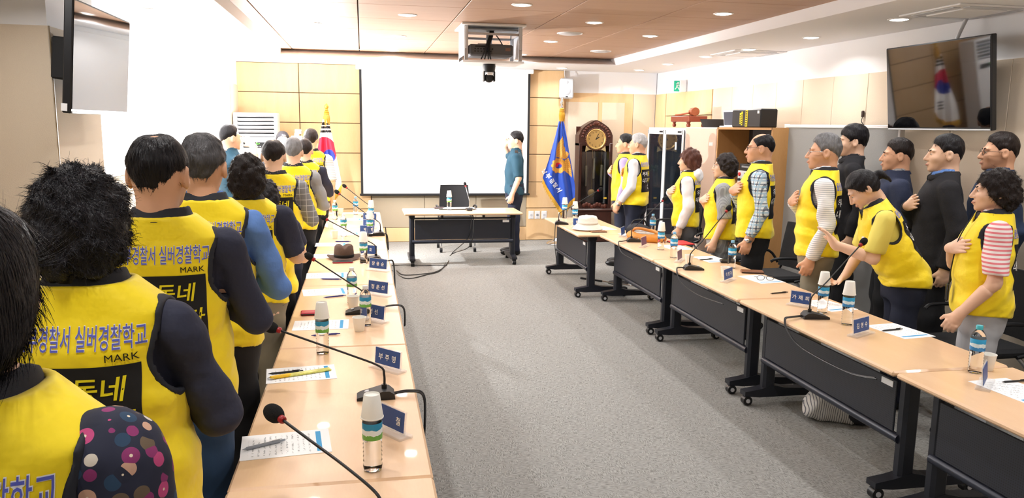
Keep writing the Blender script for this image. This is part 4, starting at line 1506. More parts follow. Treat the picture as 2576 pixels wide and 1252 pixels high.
for an, L, w in ((math.radians(38), .062, .010), (math.radians(62), .10, .007), (math.radians(-30), .07, .002)):
    mb.box((0, 0, 0), (w, .003, L), mat=Matrix.Rotation(0, 3, 'Y'))
mb = MB()
for an, L, w in ((math.radians(57), .065, .012), (math.radians(24), .098, .009)):
    M_ = Matrix.Rotation(an, 3, 'Y')
    c = M_ @ Vector((0, 0, L * .42))
    mb.box((c[0], -.112, 1.60 + c[2]), (w, .003, L), mat=M_)
mb.lathe([(.009, 0), (.009, .006)], 12, (0, -.109, 1.60), ax=(0, -1, 0))
mb.build('clock_hand', TXTK, dial)
MB().prism([(-.155, 1.50), (.155, 1.50), (.165, 1.41), (.10, 1.435), (0, 1.425), (-.10, 1.435), (-.165, 1.41)], -.104, -.09, 'xz').build('brass_spandrel', pmat('brass_pale', 'bda97a', .5, metal=.4, bump=1, bscale=90), t)
for x, z0, z1 in ((-.125, .87, 1.19), (0, .99, 1.30), (.125, .88, 1.20)):
    w_ = MB().lathe([(.0001, z0 - .004), (.023, z0), (.023, z1), (.0001, z1 + .006)], 16, (x, -.03, 0)).build('weight', pmat('weight_cream', 'dcd2b8', .3, metal=.3), t, 40)
    MB().cyl((x, -.03, z1), (x, -.03, 1.45), .003, n=6).build('chain', GOLD, w_)
pd = MB().lathe([(.0001, .014), (.05, .012), (.062, 0), (.05, -.012), (.0001, -.014)], 28, (-.02, .0, .76), ax=(0, -1, 0)).build('pendulum', GOLD, t, True)
MB().cyl((-.02, .0, .82), (-.02, 0, 1.45), .004, n=6).build('pendulum_rod', GOLD, pd)
mb = MB(); 
for k in range(9): mb.ell((-.17 + .0425 * k, -.125, .575 + .02 * math.sin(k * 1.5)), (.032, .014, .035), 8, 6)
mb.build('base_carving', DKR, t, True)
MB().box((0, -.118, 1.0), (.44, .004, .82)).build('glass_door', GLASS, t)
MB().box((.17, -.123, .69), (.05, .004, .022)).build('yellow_tag', pmat('tag_yellow', 'e6c23a', .5), t)

# bonsai behind the clock
t = empty('bonsai', 'small twisted green bonsai in the corner behind the standing men', 'plant', (4.12, 11.5, 0))
MB().box((0, 0, .35), (.34, .34, .7), bev=.01).build('plant_stand', DK, t)
MB().lathe([(.09, .70), (.13, .72), (.14, .80), (.15, .82), (.13, .82), (.12, .79), (.0001, .78)], 20).build('pot', pmat('pot_brown', '5a4032', .5), t, 40)
mb = MB(); mb.tube([(0, 0, .78), (.05, 0, .9), (-.06, 0, 1.05), (.02, 0, 1.2), (-.12, -.02, 1.27)], [.03, .025, .02, .014, .006], 8, 0, 5); mb.tube([(-.05, 0, 1.04), (-.2, 0, 1.1), (-.3, 0, 1.15)], [.014, .01, .005], 6, 0, 4); mb.build('trunk', pmat('bark', '5b4636', .8), t, True)
mb = MB(); rr = random.Random(9)
for cx_, cy_, cz_, R0 in ((-.14, -.02, 1.30, .12), (-.3, 0, 1.17, .09), (.06, 0, 1.24, .11), (-.05, 0, 1.12, .07)):
    for k in range(90):
        p = np.array([rr.gauss(0, 1) for _ in range(3)]); p /= np.linalg.norm(p); p *= R0 * rr.random() ** .5 * np.array((1, 1, .55))
        q = p + np.array([rr.gauss(0, 1) for _ in range(3)]) * .022
        mb.tube([p + (cx_, cy_, cz_), q + (cx_, cy_, cz_)], [.004, .001], 3)
mb.build('needles', pmat('needle_green', '2f4a2c', .7), t)

# --- cupboards along the right wall
GLZ = pmat('cabinet_glass', '1e242c', .04, spec=.8, coat=.5)
t = empty('glass_cabinet', 'white framed cupboard with two dark glass doors', 'cabinet', (4.36, 10.30, 0))
MB().box((0, 0, .895), (.42, 1.35, 1.79), bev=.004).build('body', WPL, t)
for k, y in enumerate((.31, -.34)):
    d = MB().box((-.222, y, .91), (.02, .60 if k else .62, 1.70)).build('door', GLZ, t)
    for dy in (-.30, .30): MB().box((-.234, y + dy, .91), (.012, .045, 1.70), bev=.002).build('door_frame', WPL, d)
    for z in (.08, 1.73): MB().box((-.234, y, z), (.012, .6, .06), bev=.002).build('door_frame', WPL, d)
    MB().box((-.242, y - .20, 1.735), (.004, .12, .022)).build('name_strip', BLKM, d)
MB().box((-.236, -.42, 1.55), (.003, .05, .10)).build('paper_note', TXTW, t)
t = empty('beige_cupboard', 'plain beige closed cupboard between the glass cabinet and the open shelf', 'cabinet', (4.36, 9.165, 0))
CPB = pmat('cupboard_beige', 'd9bfae', .6)
MB().box((0, 0, .90), (.42, .90, 1.80), bev=.003).build('body', CPB, t)
MB().box((-.213, 0, .90), (.012, .89, 1.78), bev=.003).build('door', CPB, t)
MB().box((-.222, -.33, 1.60), (.004, .10, .04)).build('sticker', TXTW, t)
t = empty('open_shelf', 'open wooden shelf unit holding sound equipment', 'shelf', (4.36, 8.065, 0))
EDG = wood('shelf_edge', 'c79a66', 'a97b48', (1, 1, .2), 9, .5); INN = pmat('shelf_dark', '2c2421', .8)
mb = MB()
for y in (-.63, .63): mb.box((0, y, .90), (.42, .025, 1.80))
for z in (.02, .62, 1.16, 1.79): mb.box((0, 0, z), (.42, 1.26, .025))
mb.build('carcass', EDG, t)
MB().box((.2, 0, .9), (.02, 1.24, 1.76)).build('back_panel', INN, t)
t2 = empty('amplifier', 'silver sound amplifier on the open shelf', 'amplifier', (4.33, 7.95, 1.174))
MB().box((0, 0, .075), (.32, .44, .15), bev=.004).build('case', LGREY, t2)
for k in range(6): MB().lathe([(.016, 0), (.014, .02), (.0001, .021)], 12, (-.16, -.18 + .07 * k, .05), ax=(-1, 0, 0)).build('knob', BLK, t2, 40)
MB().lathe([(.022, 0), (.020, .012), (.0001, .013)], 14, (-.16, .17, .11), ax=(-1, 0, 0)).build('red_button', pmat('button_red', 'd02a2a', .4), t2, 40)
MB().box((-.163, -.02, .108), (.006, .16, .04)).build('meter', BLK, t2)
t2 = empty('mixer', 'black flat player stacked on the silver amplifier', 'player', (4.33, 7.95, 1.325))
MB().box((0, 0, .04), (.30, .42, .07), bev=.008).build('case', BLK, t2)
MB().box((-.152, 0, .045), (.004, .3, .02)).build('slot', GREYP, t2)

# things on top of the cupboards
zt = 1.802
t = empty('gavel_block', 'red-brown wooden gavel block on turned feet atop the cupboards', 'gavel block', (4.28, 9.86, zt + .0))
RW = wood('gavel_wood', '9a4a30', '7a3420', (1, 1, 1), 16, .35)
MB().box((0, 0, .105), (.26, .60, .075), bev=.006).build('slab', RW, t)
for sx in (-1, 1):
    for sy in (-1, 1): MB().lathe([(.016, 0), (.024, .012), (.026, .03), (.016, .05), (.03, .068)], 14, (sx * .10, sy * .24, 0)).build('foot', RW, t, 40)
t = empty('gavel', 'wooden gavel lying on its block atop the cupboards', 'gavel', (4.28, 9.80, zt + .1435))
RW2 = wood('gavel_wood_light', 'b0643e', '8a4426', (1, 1, 1), 16, .35)
MB().lathe([(.05, -.11), (.056, -.10), (.046, -.06), (.046, .06), (.056, .10), (.05, .11)], 20, (0, -.10, .055), ax=(.25, 1, 0)).build('head', RW2, t, 40)
MB().tube([(-.03, -.02, .04), (-.09, .12, .02), (-.10, .26, .016)], [.012, .014, .016], 10).build('handle', RW2, t, True)
t = empty('black_tray', 'black shallow tray behind the gavel block atop the cupboards', 'tray', (4.38, 9.30, zt))
MB().lathe([(.0001, .0), (.13, .004), (.17, .10), (.175, .10), (.135, -.0)], 24).build('bowl', BLKM, t, 40)
t = empty('tablet_screen', 'white framed small monitor standing on the cupboards', 'monitor', (4.30, 8.62, zt))
MB().box((0, 0, .105), (.03, .44, .19), bev=.005, mat=Matrix.Rotation(-.12, 3, 'Y')).build('frame', WPL, t)
MB().box((-.017, 0, .105), (.004, .40, .155), mat=Matrix.Rotation(-.12, 3, 'Y')).build('screen', pmat('screen_slate', '3b4250', .3), t)
MB().box((.0, 0, .008), (.12, .46, .016), bev=.004).build('foot', WPL, t)
t = empty('black_case', 'black equipment case with yellow label strips atop the shelf unit', 'case', (4.27, 8.06, zt))
MB().box((0, 0, .10), (.20, .66, .20), bev=.012).build('shell', BLK, t)
YLB = pmat('label_yellow', 'e9d21c', .5)
for y, w, h in ((.12, .035, .12), (.085, .03, .15), (-.02, .05, .18)):
    l = MB().box((-.102, y, .10), (.003, w, h)).build('label_strip', YLB, t)
    mb = MB()
    for k in range(int(h / .025)): mb.box((-.1045, y, .10 - h / 2 + .018 + .024 * k), (.001, w * .6, .012))
    mb.build('print', TXTK, l)
MB().box((-.102, -.28, .165), (.003, .04, .03)).build('tag', TXTW, t)

# grey partition screen
t = empty('partition_screen', 'grey fabric partition screen with pale edge behind the yellow vests', 'partition', (4.42, 6.70, 0), .10)
MB().box((0, 0, .93), (.035, 1.56, 1.76), bev=.003).build('panel', pmat('partition_grey', '9a9a98', .9, bump=.3, bscale=300), t)
for y in (-.785, .785): MB().box((0, y, .93), (.05, .03, 1.82), bev=.004).build('edge_post', WPL, t)
for z in (.03, 1.82): MB().box((0, 0, z), (.045, 1.56, .03), bev=.004).build('rail', WPL, t)
for y in (-.6, .6): MB().box((0, y, .01), (.25, .05, .02), bev=.004).build('foot', LGREY, t)
# ------------------------------------------------------------------ tables
TT = .682
TOPW = wood('table_maple', 'ecccaa', 'e0b78e', (.5, 2.5, 1), 4, .32, coat=.15)
NVY = pmat('steel_navy', '1d2029', .42)
NV2 = pmat('steel_navy_light', '2a2e3a', .35, metal=.3)


def perf():
    m, nt, b = nodes('perforated_steel', .45)
    tc, ax = axes(nt)
    fx = math_node(nt, 'SUBTRACT', math_node(nt, 'FRACT', math_node(nt, 'MULTIPLY', ax[0], 90.)), .5)
    fz = math_node(nt, 'SUBTRACT', math_node(nt, 'FRACT', math_node(nt, 'MULTIPLY', ax[2], 90.)), .5)
    r = math_node(nt, 'SQRT', math_node(nt, 'ADD', math_node(nt, 'MULTIPLY', fx, fx), math_node(nt, 'MULTIPLY', fz, fz)))
    hole = math_node(nt, 'LESS_THAN', r, .24)
    nt.links.new(mix_node(nt, hole, '22252f', '0c0d12'), b.inputs['Base Color'])
    return m
PERF = perf()
TL, TD = 1.515, .625


def make_table(label, loc, rz, tab=True, L=TL):
    t = empty('folding_table', label, 'table', loc, rz)
    MB().box((0, 0, TT - .014), (L, TD, .028), bev=.009).build('table_top', TOPW, t)
    for sx in (-1, 1):
        x = sx * (L / 2 - .10)
        MB().box((x, -.13, (TT + .09) / 2 - .01), (.065, .085, TT - .13), bev=.016).build('leg', NVY, t)
        MB().box((x, -.13, TT - .055), (.075, .10, .055), bev=.012).build('hinge_block', NVY, t)
        mb = MB()
        mb.prism([(-.30, .070), (-.30, .098), (-.20, .112), (-.10, .135), (-.02, .115), (.27, .098), (.27, .070), (.20, .058), (-.20, .058)], x - .035, x + .035, 'yz')
        mb.build('foot', NVY, t)
        for y in (-.27, .24):
            c = MB().cyl((x - .022, y, .032), (x + .022, y, .032), .031, n=18).build('caster', BLK, t, 40)
            MB().cyl((x - .026, y, .032), (x + .026, y, .032), .014, n=12).build('caster_hub', LGREY, c, 40)
            MB().box((x, y, .058), (.05, .035, .02), bev=.006).build('caster_fork', BLK, c)
    MB().box((0, -.175, .455), (L - .27, .012, .255), bev=.003).build('modesty_panel', PERF, t)
    mb = MB(); mb.tube([(-L / 2 + .10, -.165, .30), (L / 2 - .10, -.165, .30)], .024, 12); mb.build('lower_rail', NV2, t, True)
    MB().box((0, -.15, .60), (L - .24, .03, .022), bev=.004).build('upper_rail', NVY, t)
    for x in (-.27, .27): MB().box((x, -.15, .625), (.03, .03, .05)).build('bracket', NVY, t)
    if tab: MB().box((L / 2 - .20, -.183, .56), (.085, .004, .03)).build('asset_label', TXTW, t)
    return t


def place_table(base, label, loc, rz):
    return dup(base, loc, rz, label)
lect = make_table('wheeled table facing the room in front of the screen', (1.26, 10.04, 0), 0)
t0 = lect
names = ['nearest', 'second', 'third', 'fourth', 'fifth', 'sixth']
for k in range(5):
    y1 = 7.65 - 1.535 * k
    place_table(t0, ['wheeled table behind the one with the white hat, in the row by the cupboards', 'wheeled table with the red folder in the row by the cupboards', 'wheeled table with the brown wallet in the row by the cupboards', 'wheeled table with the blue name plate and two capped bottles, row by the cupboards', 'wheeled table at the lower corner with the blue-capped bottle'][k], (2.40 + TD / 2, y1 - TL / 2, 0), -math.pi / 2)
place_table(t0, 'wheeled table under the white bucket hat, set out of line', (2.17 + TD / 2, 8.418, 0), -math.pi / 2)
for k in range(6):
    y0 = .80 + 1.52 * k
    lb = ['table at the bottom edge of the picture under the nearest microphone', 'table with the yellow lanyard and grey pen, window-side row', 'table with the red phone case, window-side row', 'table with the brown felt hat, window-side row', 'fifth table of the window-side row, under two paper cups', 'farthest table of the window-side row'][k]
    if k == 0: make_table(lb, (.205 - TD / 2, 2.315 - .40, 0), math.pi / 2, L=.80)
    else: place_table(t0, lb, (.205 - TD / 2, y0 + TL / 2, 0), math.pi / 2)

# ------------------------------------------------------------------ chairs
CHM = pmat('chair_black', '17181c', .7, bump=.3, bscale=300)
def make_chair(label, loc, rz):
    t = empty('conference_chair', label, 'chair', loc, rz)
    MB().box((0, 0, .44), (.46, .46, .06), bev=.022).build('seat', CHM, t)
    V, Q = [], []
    n, m = 9, 8
    for k in range(2):
        for j in range(m):
            for i in range(n):
                u, w = i / (n - 1) * 2 - 1, j / (m - 1)
                V.append((.225 * u * (1 - .10 * w * w), -.20 - .06 * w - .03 + .035 * u * u + k * .02 - .02, .50 + .42 * w))
    for j in range(m - 1):
        for i in range(n - 1):
            a = j * n + i
            Q += [(a, a + 1, a + n + 1, a + n), (n * m + a, n * m + a + n, n * m + a + n + 1, n * m + a + 1)]
    for i in range(n - 1): Q += [(i, n * m + i, n * m + i + 1, i + 1), ((m - 1) * n + i, (m - 1) * n + i + 1, n * m + (m - 1) * n + i + 1, n * m + (m - 1) * n + i)]
    for j in range(m - 1): Q += [(j * n, (j + 1) * n, n * m + (j + 1) * n, n * m + j * n), (j * n + n - 1, n * m + j * n + n - 1, n * m + (j + 1) * n + n - 1, (j + 1) * n + n - 1)]
    MB().add(V, Q).build('backrest', CHM, t, True)
    for sx in (-1, 1):
        MB().tube([(sx * .21, -.24, .60), (sx * .235, -.22, .46), (sx * .235, -.1, .42)], .012, 8, 0, 4).build('back_tube', BLK, t, True)
        MB().tube([(sx * .24, -.2, .52), (sx * .275, -.12, .63), (sx * .275, .10, .645), (sx * .265, .16, .62)], .013, 8, 0, 4).build('armrest', BLK, t, True)
        for y in (-.22, .22):
            MB().tube([(sx * .20, y * .6, .42), (sx * .235, y * .95, .30), (sx * .24, y, .09)], .013, 8, 0, 4).build('leg', STEEL, t, True)
            MB().cyl((sx * .24 - .018, y, .032), (sx * .24 + .018, y, .032), .032, n=16).build('caster', BLK, t, 40)
    return t
ch0 = make_chair('black wheeled chair behind the front table below the screen', (1.31, 11.05, 0), math.pi)
for x, y, lb in ((3.76, 8.9, 'black chair behind the two men by the clock'), (3.74, 7.62, 'black chair behind the woman in the white hooded jacket'), (3.72, 6.52, 'black chair between the plaid shirt and the grey-haired man'), (3.82, 4.16, 'black chair behind the bending woman'), (3.80, 3.22, 'black chair behind the woman in pink stripes')):
    dup(ch0, (x, y, 0), math.pi / 2, lb)

# ------------------------------------------------------------------ table things
def A2(p): return (float(p[0]), float(p[1]))
LIQ = pmat('bottle_water', 'f6fbff', .04, trans=1, ior=1.30)
LBLG = nodes('bottle_label_green', .4)[0]
def lab_mat(m, c1, c2, c3):
    nt = m.node_tree; b = nt.nodes['Principled BSDF']
    tc, ax = axes(nt)
    n = noise_node(nt, tc.outputs['Object'], 60, 2)
    zz = math_node(nt, 'ADD', ax[2], math_node(nt, 'MULTIPLY', n, .02))
    r = nt.nodes.new('ShaderNodeValToRGB'); r.color_ramp.interpolation = 'CONSTANT'
    e = r.color_ramp.elements
    e[0].color = lin(c1); e[1].position = .5; e[1].color = lin(c2)
    x = e.new(.78); x.color = lin(c3)
    mr = nt.nodes.new('ShaderNodeMapRange'); mr.inputs['From Min'].default_value = .105; mr.inputs['From Max'].default_value = .165
    nt.links.new(zz, mr.inputs[0]); nt.links.new(mr.outputs[0], r.inputs[0])
    nt.links.new(r.outputs[0], b.inputs['Base Color'])
lab_mat(LBLG, '6bb04a', 'e8f2f4', '2f8fb8')
LBLB = nodes('bottle_label_blue', .4)[0]
lab_mat(LBLB, '2b86c8', 'd8ecf6', '2f9fd4')
CAPW = pmat('cap_white', 'e8eaec', .4); CAPB = pmat('cap_blue', '7fb8e0', .4); CAPT = pmat('cap_turquoise', '49b6c4', .4)
CUPM = pmat('paper_cup', 'f0efe9', .6)
_bot = {}
def bottle(label, p, kind='green', cap=CAPW, group=None):
    t = empty('water_bottle', label, 'bottle', (p[0], p[1], TT))
    k = (kind, cap.name)
    if k not in _bot:
        prof = [(.0001, .004), (.020, .0), (.029, .004), (.031, .014)]
        for i in range(6): prof += [(.031, .020 + i * .014), (.0292, .026 + i * .014)]
        prof += [(.0315, .104), (.0315, .166), (.028, .182), (.018, .198), (.0125, .206), (.0125, .214), (.0001, .2142)]
        b = MB().lathe(prof, 24).build('bottle_body', LIQ, t, 50)
        l = MB().lathe([(.0318, .108), (.0322, .109), (.0322, .162), (.0318, .163)], 24).build('label_wrap', LBLG if kind == 'green' else LBLB, t, True)
        c = MB().lathe([(.0145, .205), (.0148, .206), (.0148, .222), (.013, .2245), (.0001, .2245)], 18).build('cap', cap, t, 40)
        _bot[k] = (b, l, c)
    else:
        for o in _bot[k]:
            c = o.copy(); COL.objects.link(c); c.parent = t
    return t
_cup = {}
def cup(label, p, z=TT, upside=False):
    t = empty('paper_cup', label, 'paper cup', (p[0], p[1], z))
    k = upside
    if k not in _cup:
        prof = [(.0001, .006), (.0235, .006), (.0245, 0), (.0255, .001), (.0355, .074), (.0370, .0745), (.0370, .0775), (.0345, .0775), (.0245, .008), (.0001, .0075)]
        if upside: prof = [(r, .078 - z_) for r, z_ in prof]
        _cup[k] = MB().lathe(prof, 24).build('cup', CUPM, t, 40)
    else:
        c = _cup[k].copy(); COL.objects.link(c); c.parent = t
    return t
def capped(lb, px_, kind='green'):
    p = atz(px_[0], px_[1], TT)
    bottle('water bottle ' + lb + ', under a cup', p, kind)
    cup('upturned paper cup on the bottle ' + lb, p, TT + .176, True)
capped('nearest the camera', (938, 1180))
capped('beside the yellow lanyard', (812, 888))
capped('left of the brown felt hat name plate', (915, 662))
capped('behind the brown felt hat', (931, 594))
capped('at the far end of the window-side tables', (934, 560), 'blue')
for lb, px_, kind, cap in (('open water bottle half hidden behind the gooseneck near the blue name plate', (886, 762), 'green', CAPW), ('uncapped-looking clear water bottle beside the red phone case', (920, 818), 'green', CAPW),
                           ('water bottle with white cap by the plaid sleeve', (865, 594), 'green', CAPW), ('water bottle at the far corner near the national flag', (895, 540), 'blue', CAPB),
                           ('water bottle behind the row of cups by the grey sleeve', (843, 552), 'green', CAPW), ('blue bottle cap rising at the bottom edge', (903, 1530), 'blue', CAPB)):
    bottle(lb, atz(*px_, TT), kind, cap)
for lb, px_ in (('empty paper cup standing beside the red phone case', (904, 832)), ('paper cup near the plaid sleeve', (842, 600)), ('paper cup by the grey sleeve', (832, 574)), ('paper cup at the far end near the national flag', (857, 540)), ('paper cup behind the clear bottle near the blue name plate', (889, 775))):
    cup(lb, atz(*px_, TT))
capped('near the bending woman', (2068, 786), 'blue')
capped('beside the nearest standing name plate by the bending woman', (2130, 816), 'blue')
capped('right of the orange bag', (1662, 628), 'blue')
capped('beside the white bucket hat name plate', (1446, 562), 'blue')
capped('at the far end beside the clock', (1420, 549), 'blue')
for lb, px_, cap in (('tall water bottle with turquoise cap at the lower right', (2452, 936), CAPT), ('blue-capped water bottle in front of the plaid shirt', (1840, 674), CAPB), ('blue-capped water bottle beside the red folder', (1694, 648), CAPB), ('blue-capped bottle behind the orange bag', (1641, 592), CAPB)):
    bottle(lb, atz(*px_, TT), 'blue', cap)
for lb, px_ in (('clear plastic-looking cup behind the turquoise-capped bottle', (2482, 930)), ('paper cup in front of the plaid shirt', (1733, 664)), ('paper cup behind the standing name plate with a dark photo', (1824, 696))):
    cup(lb, atz(*px_, TT))

# name plates: clear stand, blue card, white name
ACR = pmat('acrylic', 'f2f6f8', .05, spec=.8, alpha=.28)
CRD = pmat('card_blue', '31508f', .45)
CRD2 = pmat('card_plum', '6a4a66', .45)
def plate(label, a, b, name, side=1, card=CRD, h=.085):
    """stand between the two base pixels a, b (left and right end as seen)"""
    pa_, pb_ = atz(*a, TT)[:2], atz(*b, TT)[:2]
    c = (pa_ + pb_) / 2; d = pb_ - pa_; L = np.linalg.norm(d); an = math.atan2(d[1], d[0])
    L = min(max(L, .13), .17)
    t = empty('name_plate', label, 'name plate', (c[0], c[1], TT), an)
    MB().box((0, 0, .006), (L + .02, .06, .012), bev=.002).build('stand', ACR, t)
    M_ = Matrix.Rotation(-.10, 3, 'X')
    MB().box((0, .006, .012 + h / 2), (L, .004, h), mat=M_).build('sleeve', ACR, t)
    k = MB().box((0, .003, .014 + h / 2), (L - .014, .002, h - .012), mat=M_).build('card', card, t)
    mb = MB()
    n_ = M_ @ Vector((0, -1, 0)); up = M_ @ Vector((0, 0, 1))
    if name: flat_text(mb, name, (0 if len(name) > 3 else (L * .25 if name == '철' else 0), .0015, .014 + h / 2), (1, 0, 0), up, .032, .002, bold=.015, spacing=1.1)
    if mb.v: mb.build('lettering', TXTW, k, recalc=False)
    return t
plate('blue name plate half hidden by the nearest cup', (955, 1075), (1018, 1105), '철')
plate('blue name plate beside the table microphone with the grey base', (932, 918), (1018, 942), '부 주 명')
plate('blue name plate behind the clear bottle by the red phone case', (905, 800), (976, 815), '명 선')
plate('blue name plate in front of the third microphone', (917, 738), (985, 748), '정 운 선')
plate('blue name plate right of the brown felt hat bottle', (920, 678), (982, 685), '장 용 순')
plate('blue name plate behind the brown felt hat', (905, 642), (950, 646), '명 호')
plate('blue name plate half behind a cup, three from the far end', (904, 590), (942, 592), '박 영')
plate('blue name plate second from the far end of the window-side row', (912, 574), (944, 575), '구 순')
plate('blue name plate at the far end of the window-side row', (912, 556), (948, 557), '정 보 엽')
plate('blue name plate beside the microphone at the bending woman', (1985, 766), (2040, 775), '가 재 희')
plate('upright name plate in front of the sheet with the black pen', (2140, 850), (2192, 835), '김 영 수')
plate('edge-on name plate at the turquoise-capped bottle', (2470, 985), (2484, 955), '')
plate('name plate with a dark reflection before the spectacles', (1814, 714), (1850, 700), '이 영 자')
plate('plum name plate beside the red folder', (1700, 664), (1720, 650), '', card=CRD2)
plate('plum name plate right of the far microphone', (1608, 626), (1632, 615), '', card=CRD2)
plate('dark blue name plate left of the far microphone', (1556, 600), (1578, 588), '')
plate('blue name plate behind the white bucket hat', (1440, 570), (1472, 571), '한 상')

# sheets of paper and pens
def paper_mat():
    m, nt, b = nodes('printed_sheet', .7)
    tc, ax = axes(nt, 'Generated')
    n = noise_node(nt, tc.outputs['Object'], 120, 1)
    ln = math_node(nt, 'LESS_THAN', math_node(nt, 'FRACT', math_node(nt, 'MULTIPLY', ax[0], 16.)), .32)
    tx = math_node(nt, 'GREATER_THAN', n, .52)
    reg = math_node(nt, 'MULTIPLY', math_node(nt, 'MULTIPLY', math_node(nt, 'GREATER_THAN', ax[0], .08), math_node(nt, 'LESS_THAN', ax[0], .80)), math_node(nt, 'MULTIPLY', math_node(nt, 'GREATER_THAN', ax[1], .1), math_node(nt, 'LESS_THAN', ax[1], .88)))
    ink = math_node(nt, 'MULTIPLY', math_node(nt, 'MULTIPLY', ln, tx), reg)
    c = mix_node(nt, math_node(nt, 'MULTIPLY', ink, .55), 'f7f8fa', '5a5f66')
    hdr = math_node(nt, 'MULTIPLY', math_node(nt, 'MULTIPLY', math_node(nt, 'GREATER_THAN', ax[0], .84), math_node(nt, 'LESS_THAN', ax[0], .90)), math_node(nt, 'MULTIPLY', math_node(nt, 'GREATER_THAN', ax[1], .08), math_node(nt, 'LESS_THAN', ax[1], .92)))
    nt.links.new(mix_node(nt, hdr, c, '3f9fd6'), b.inputs['Base Color'])
    return m
PAP = paper_mat()
def sheet(label, c, rz, w=.297, h=.21):
    p = atz(c[0], c[1], TT) if len(c) == 2 else c
    o = MB().box((0, 0, .0009), (w, h, .0012)).build('paper_sheet', PAP, None, loc=(p[0], p[1], TT), rz=rz)
    return tag(o, label, 'paper')
for lb, c, rz in (('printed sheet under the grey pen', (720, 1117), .10), ('printed sheet under the yellow lanyard', (758, 940), .10), ('printed sheet beside the red phone case', (808, 817), 0), ('printed sheet behind the red phone case', (820, 734), .12), ('printed sheet beyond the dark blue pen', (823, 693), .03),
                  ('printed sheet beside the brown felt hat', (835, 644), .05), ('printed sheet under the plaid sleeve', (835, 615), 0), ('printed sheet by the far paper cups', (870, 588), .1), ('printed sheet at the far end of the window-side row', (880, 552), 0)):
    sheet(lb, c, rz)
for lb, c, rz in (('sheet under the black pen beside the pink striped sleeve', (2262, 832), -1.45), ('sheet cut by the lower right edge of the picture', (2556, 982), -1.5), ('sheet under the spectacles', (1915, 702), -1.45), ('sheet behind the blue name plate of the bending woman', (2082, 768), -1.4), ('sheet under the black pen before the plaid shirt', (1790, 652), -1.5), ('sheet under the red folder', (1700, 622), -1.5), ('sheet left of the far microphone', (1592, 592), -1.5), ('sheet behind the white bucket hat', (1515, 574), -1.4)):
    sheet(lb, c, rz)
def pen(label, a, b, mat, z=TT + .0022, r=.0045):
    pa_, pb_ = atz(*a, z + r), atz(*b, z + r)
    c = (pa_ + pb_) / 2; L = min(np.linalg.norm(pb_ - pa_), .15); an = math.atan2(*(pb_ - pa_)[1::-1])
    t = empty('ballpoint_pen', label, 'pen', (c[0], c[1], z), an)
    MB().lathe([(.0008, -L / 2), (.003, -L / 2 + .012), (r, -L / 2 + .016), (r, L / 2 - .02), (r * .7, L / 2 - .018), (r * .6, L / 2)], 10, (0, 0, r), ax=(1, 0, 0)).build('barrel', mat, t, 40)
    MB().box((L / 2 - .03, 0, 2 * r + .001), (.035, .004, .0015)).build('clip', STEEL if mat is not BLK else BLK, t)
PGY = pmat('pen_grey', '8d929b', .4); PBL = pmat('pen_blue', '242a84', .35)
pen('grey click pen on the nearest sheet', (604, 1132), (722, 1104), PGY, r=.006)
pen('black pen beside the yellow lanyard', (672, 940), (765, 931), BLK)
pen('dark blue pen behind the capped bottle', (776, 844), (862, 838), PBL, TT + .001)
pen('dark blue pen near the second far sheet', (812, 748), (872, 742), PBL, TT + .001)
pen('dark blue pen before the brown felt hat', (800, 701), (865, 702), PBL, TT + .001)
pen('dark pen by the far paper cup', (838, 607), (886, 607), PBL, TT + .001)
pen('black pen on the sheet by the pink striped sleeve', (2212, 832), (2276, 826), BLK)
pen('black pen at the lower right edge', (2520, 960), (2590, 956), BLK)
pen('black pen left of the blue name plate', (1935, 738), (1985, 734), BLK, TT + .001)
pen('black pen on the sheet before the plaid shirt', (1752, 654), (1800, 650), BLK)

# yellow lanyard in its sleeve
a, b = atz(672, 956, TT), atz(828, 932, TT)
t = empty('yellow_lanyard', 'yellow folded lanyard lying on a printed sheet', 'lanyard', ((a + b) / 2)[:2].tolist() + [TT + .0025], math.atan2(b[1] - a[1], b[0] - a[0]))
YLN = pmat('lanyard_yellow', 'f2c21c', .5)
MB().box((-.08, 0, .006), (.09, .024, .012), bev=.004).build('strap', YLN, t)
MB().box((.05, .004, .004), (.19, .036, .008), bev=.003).build('clear_pouch', pmat('lanyard_print', 'd8cf6a', .3, var=.6, vscale=60), t)
mb = MB(); mb.tube([(-.12 - .014 * math.cos(x), .014 * math.sin(x), .004) for x in np.linspace(0, 6.28, 14)], .0015, 5); mb.build('ring', STEEL, t)
# phones, wallets, folder
def slab(name, label, cat, c, rz, w, d, h, mat, extra=None):
    p = atz(*c, TT)
    t = empty(name, label, cat, (p[0], p[1], TT), rz)
    MB().box((0, 0, h / 2 + .0005), (w, d, h), bev=min(.006, h * .4)).build('cover', mat, t)
    MB().box((0, -d / 2 - .0005, h / 2), (w * .96, .002, h * .4)).build('edge', extra or BLK, t)
    return t
slab('phone_case', 'red flip phone case behind the capped bottle', 'phone case', (790, 790), .05, .15, .08, .018, pmat('case_red', 'b3243c', .4))
slab('phone_case', 'dark phone case with red band before the brown felt hat', 'phone case', (862, 660), .05, .16, .08, .014, BLK, pmat('case_red', 'b3243c', .4))
slab('wallet', 'brown leather wallet in front of the plaid shirt', 'wallet', (1892, 686), -.35, .17, .09, .018, pmat('leather_brown', '7a4a2c', .5))
slab('wallet', 'black folded wallet behind the blue-capped bottle', 'wallet', (1830, 660), -.3, .12, .09, .022, BLK)
slab('tablet_case', 'thin brown case under the white bucket hat', 'case', (1505, 583), -.02, .17, .10, .010, pmat('leather_tan', '8a5a34', .5))
slab('folder', 'red folder under the sleeves of the hooded jacket', 'folder', (1712, 612), -1.5, .24, .18, .012, pmat('folder_red', 'd8383c', .45))
slab('notebook', 'black clipboard on the front table by the microphone', 'clipboard', (1150, 525), .0, .50, .22, .008, BLK)
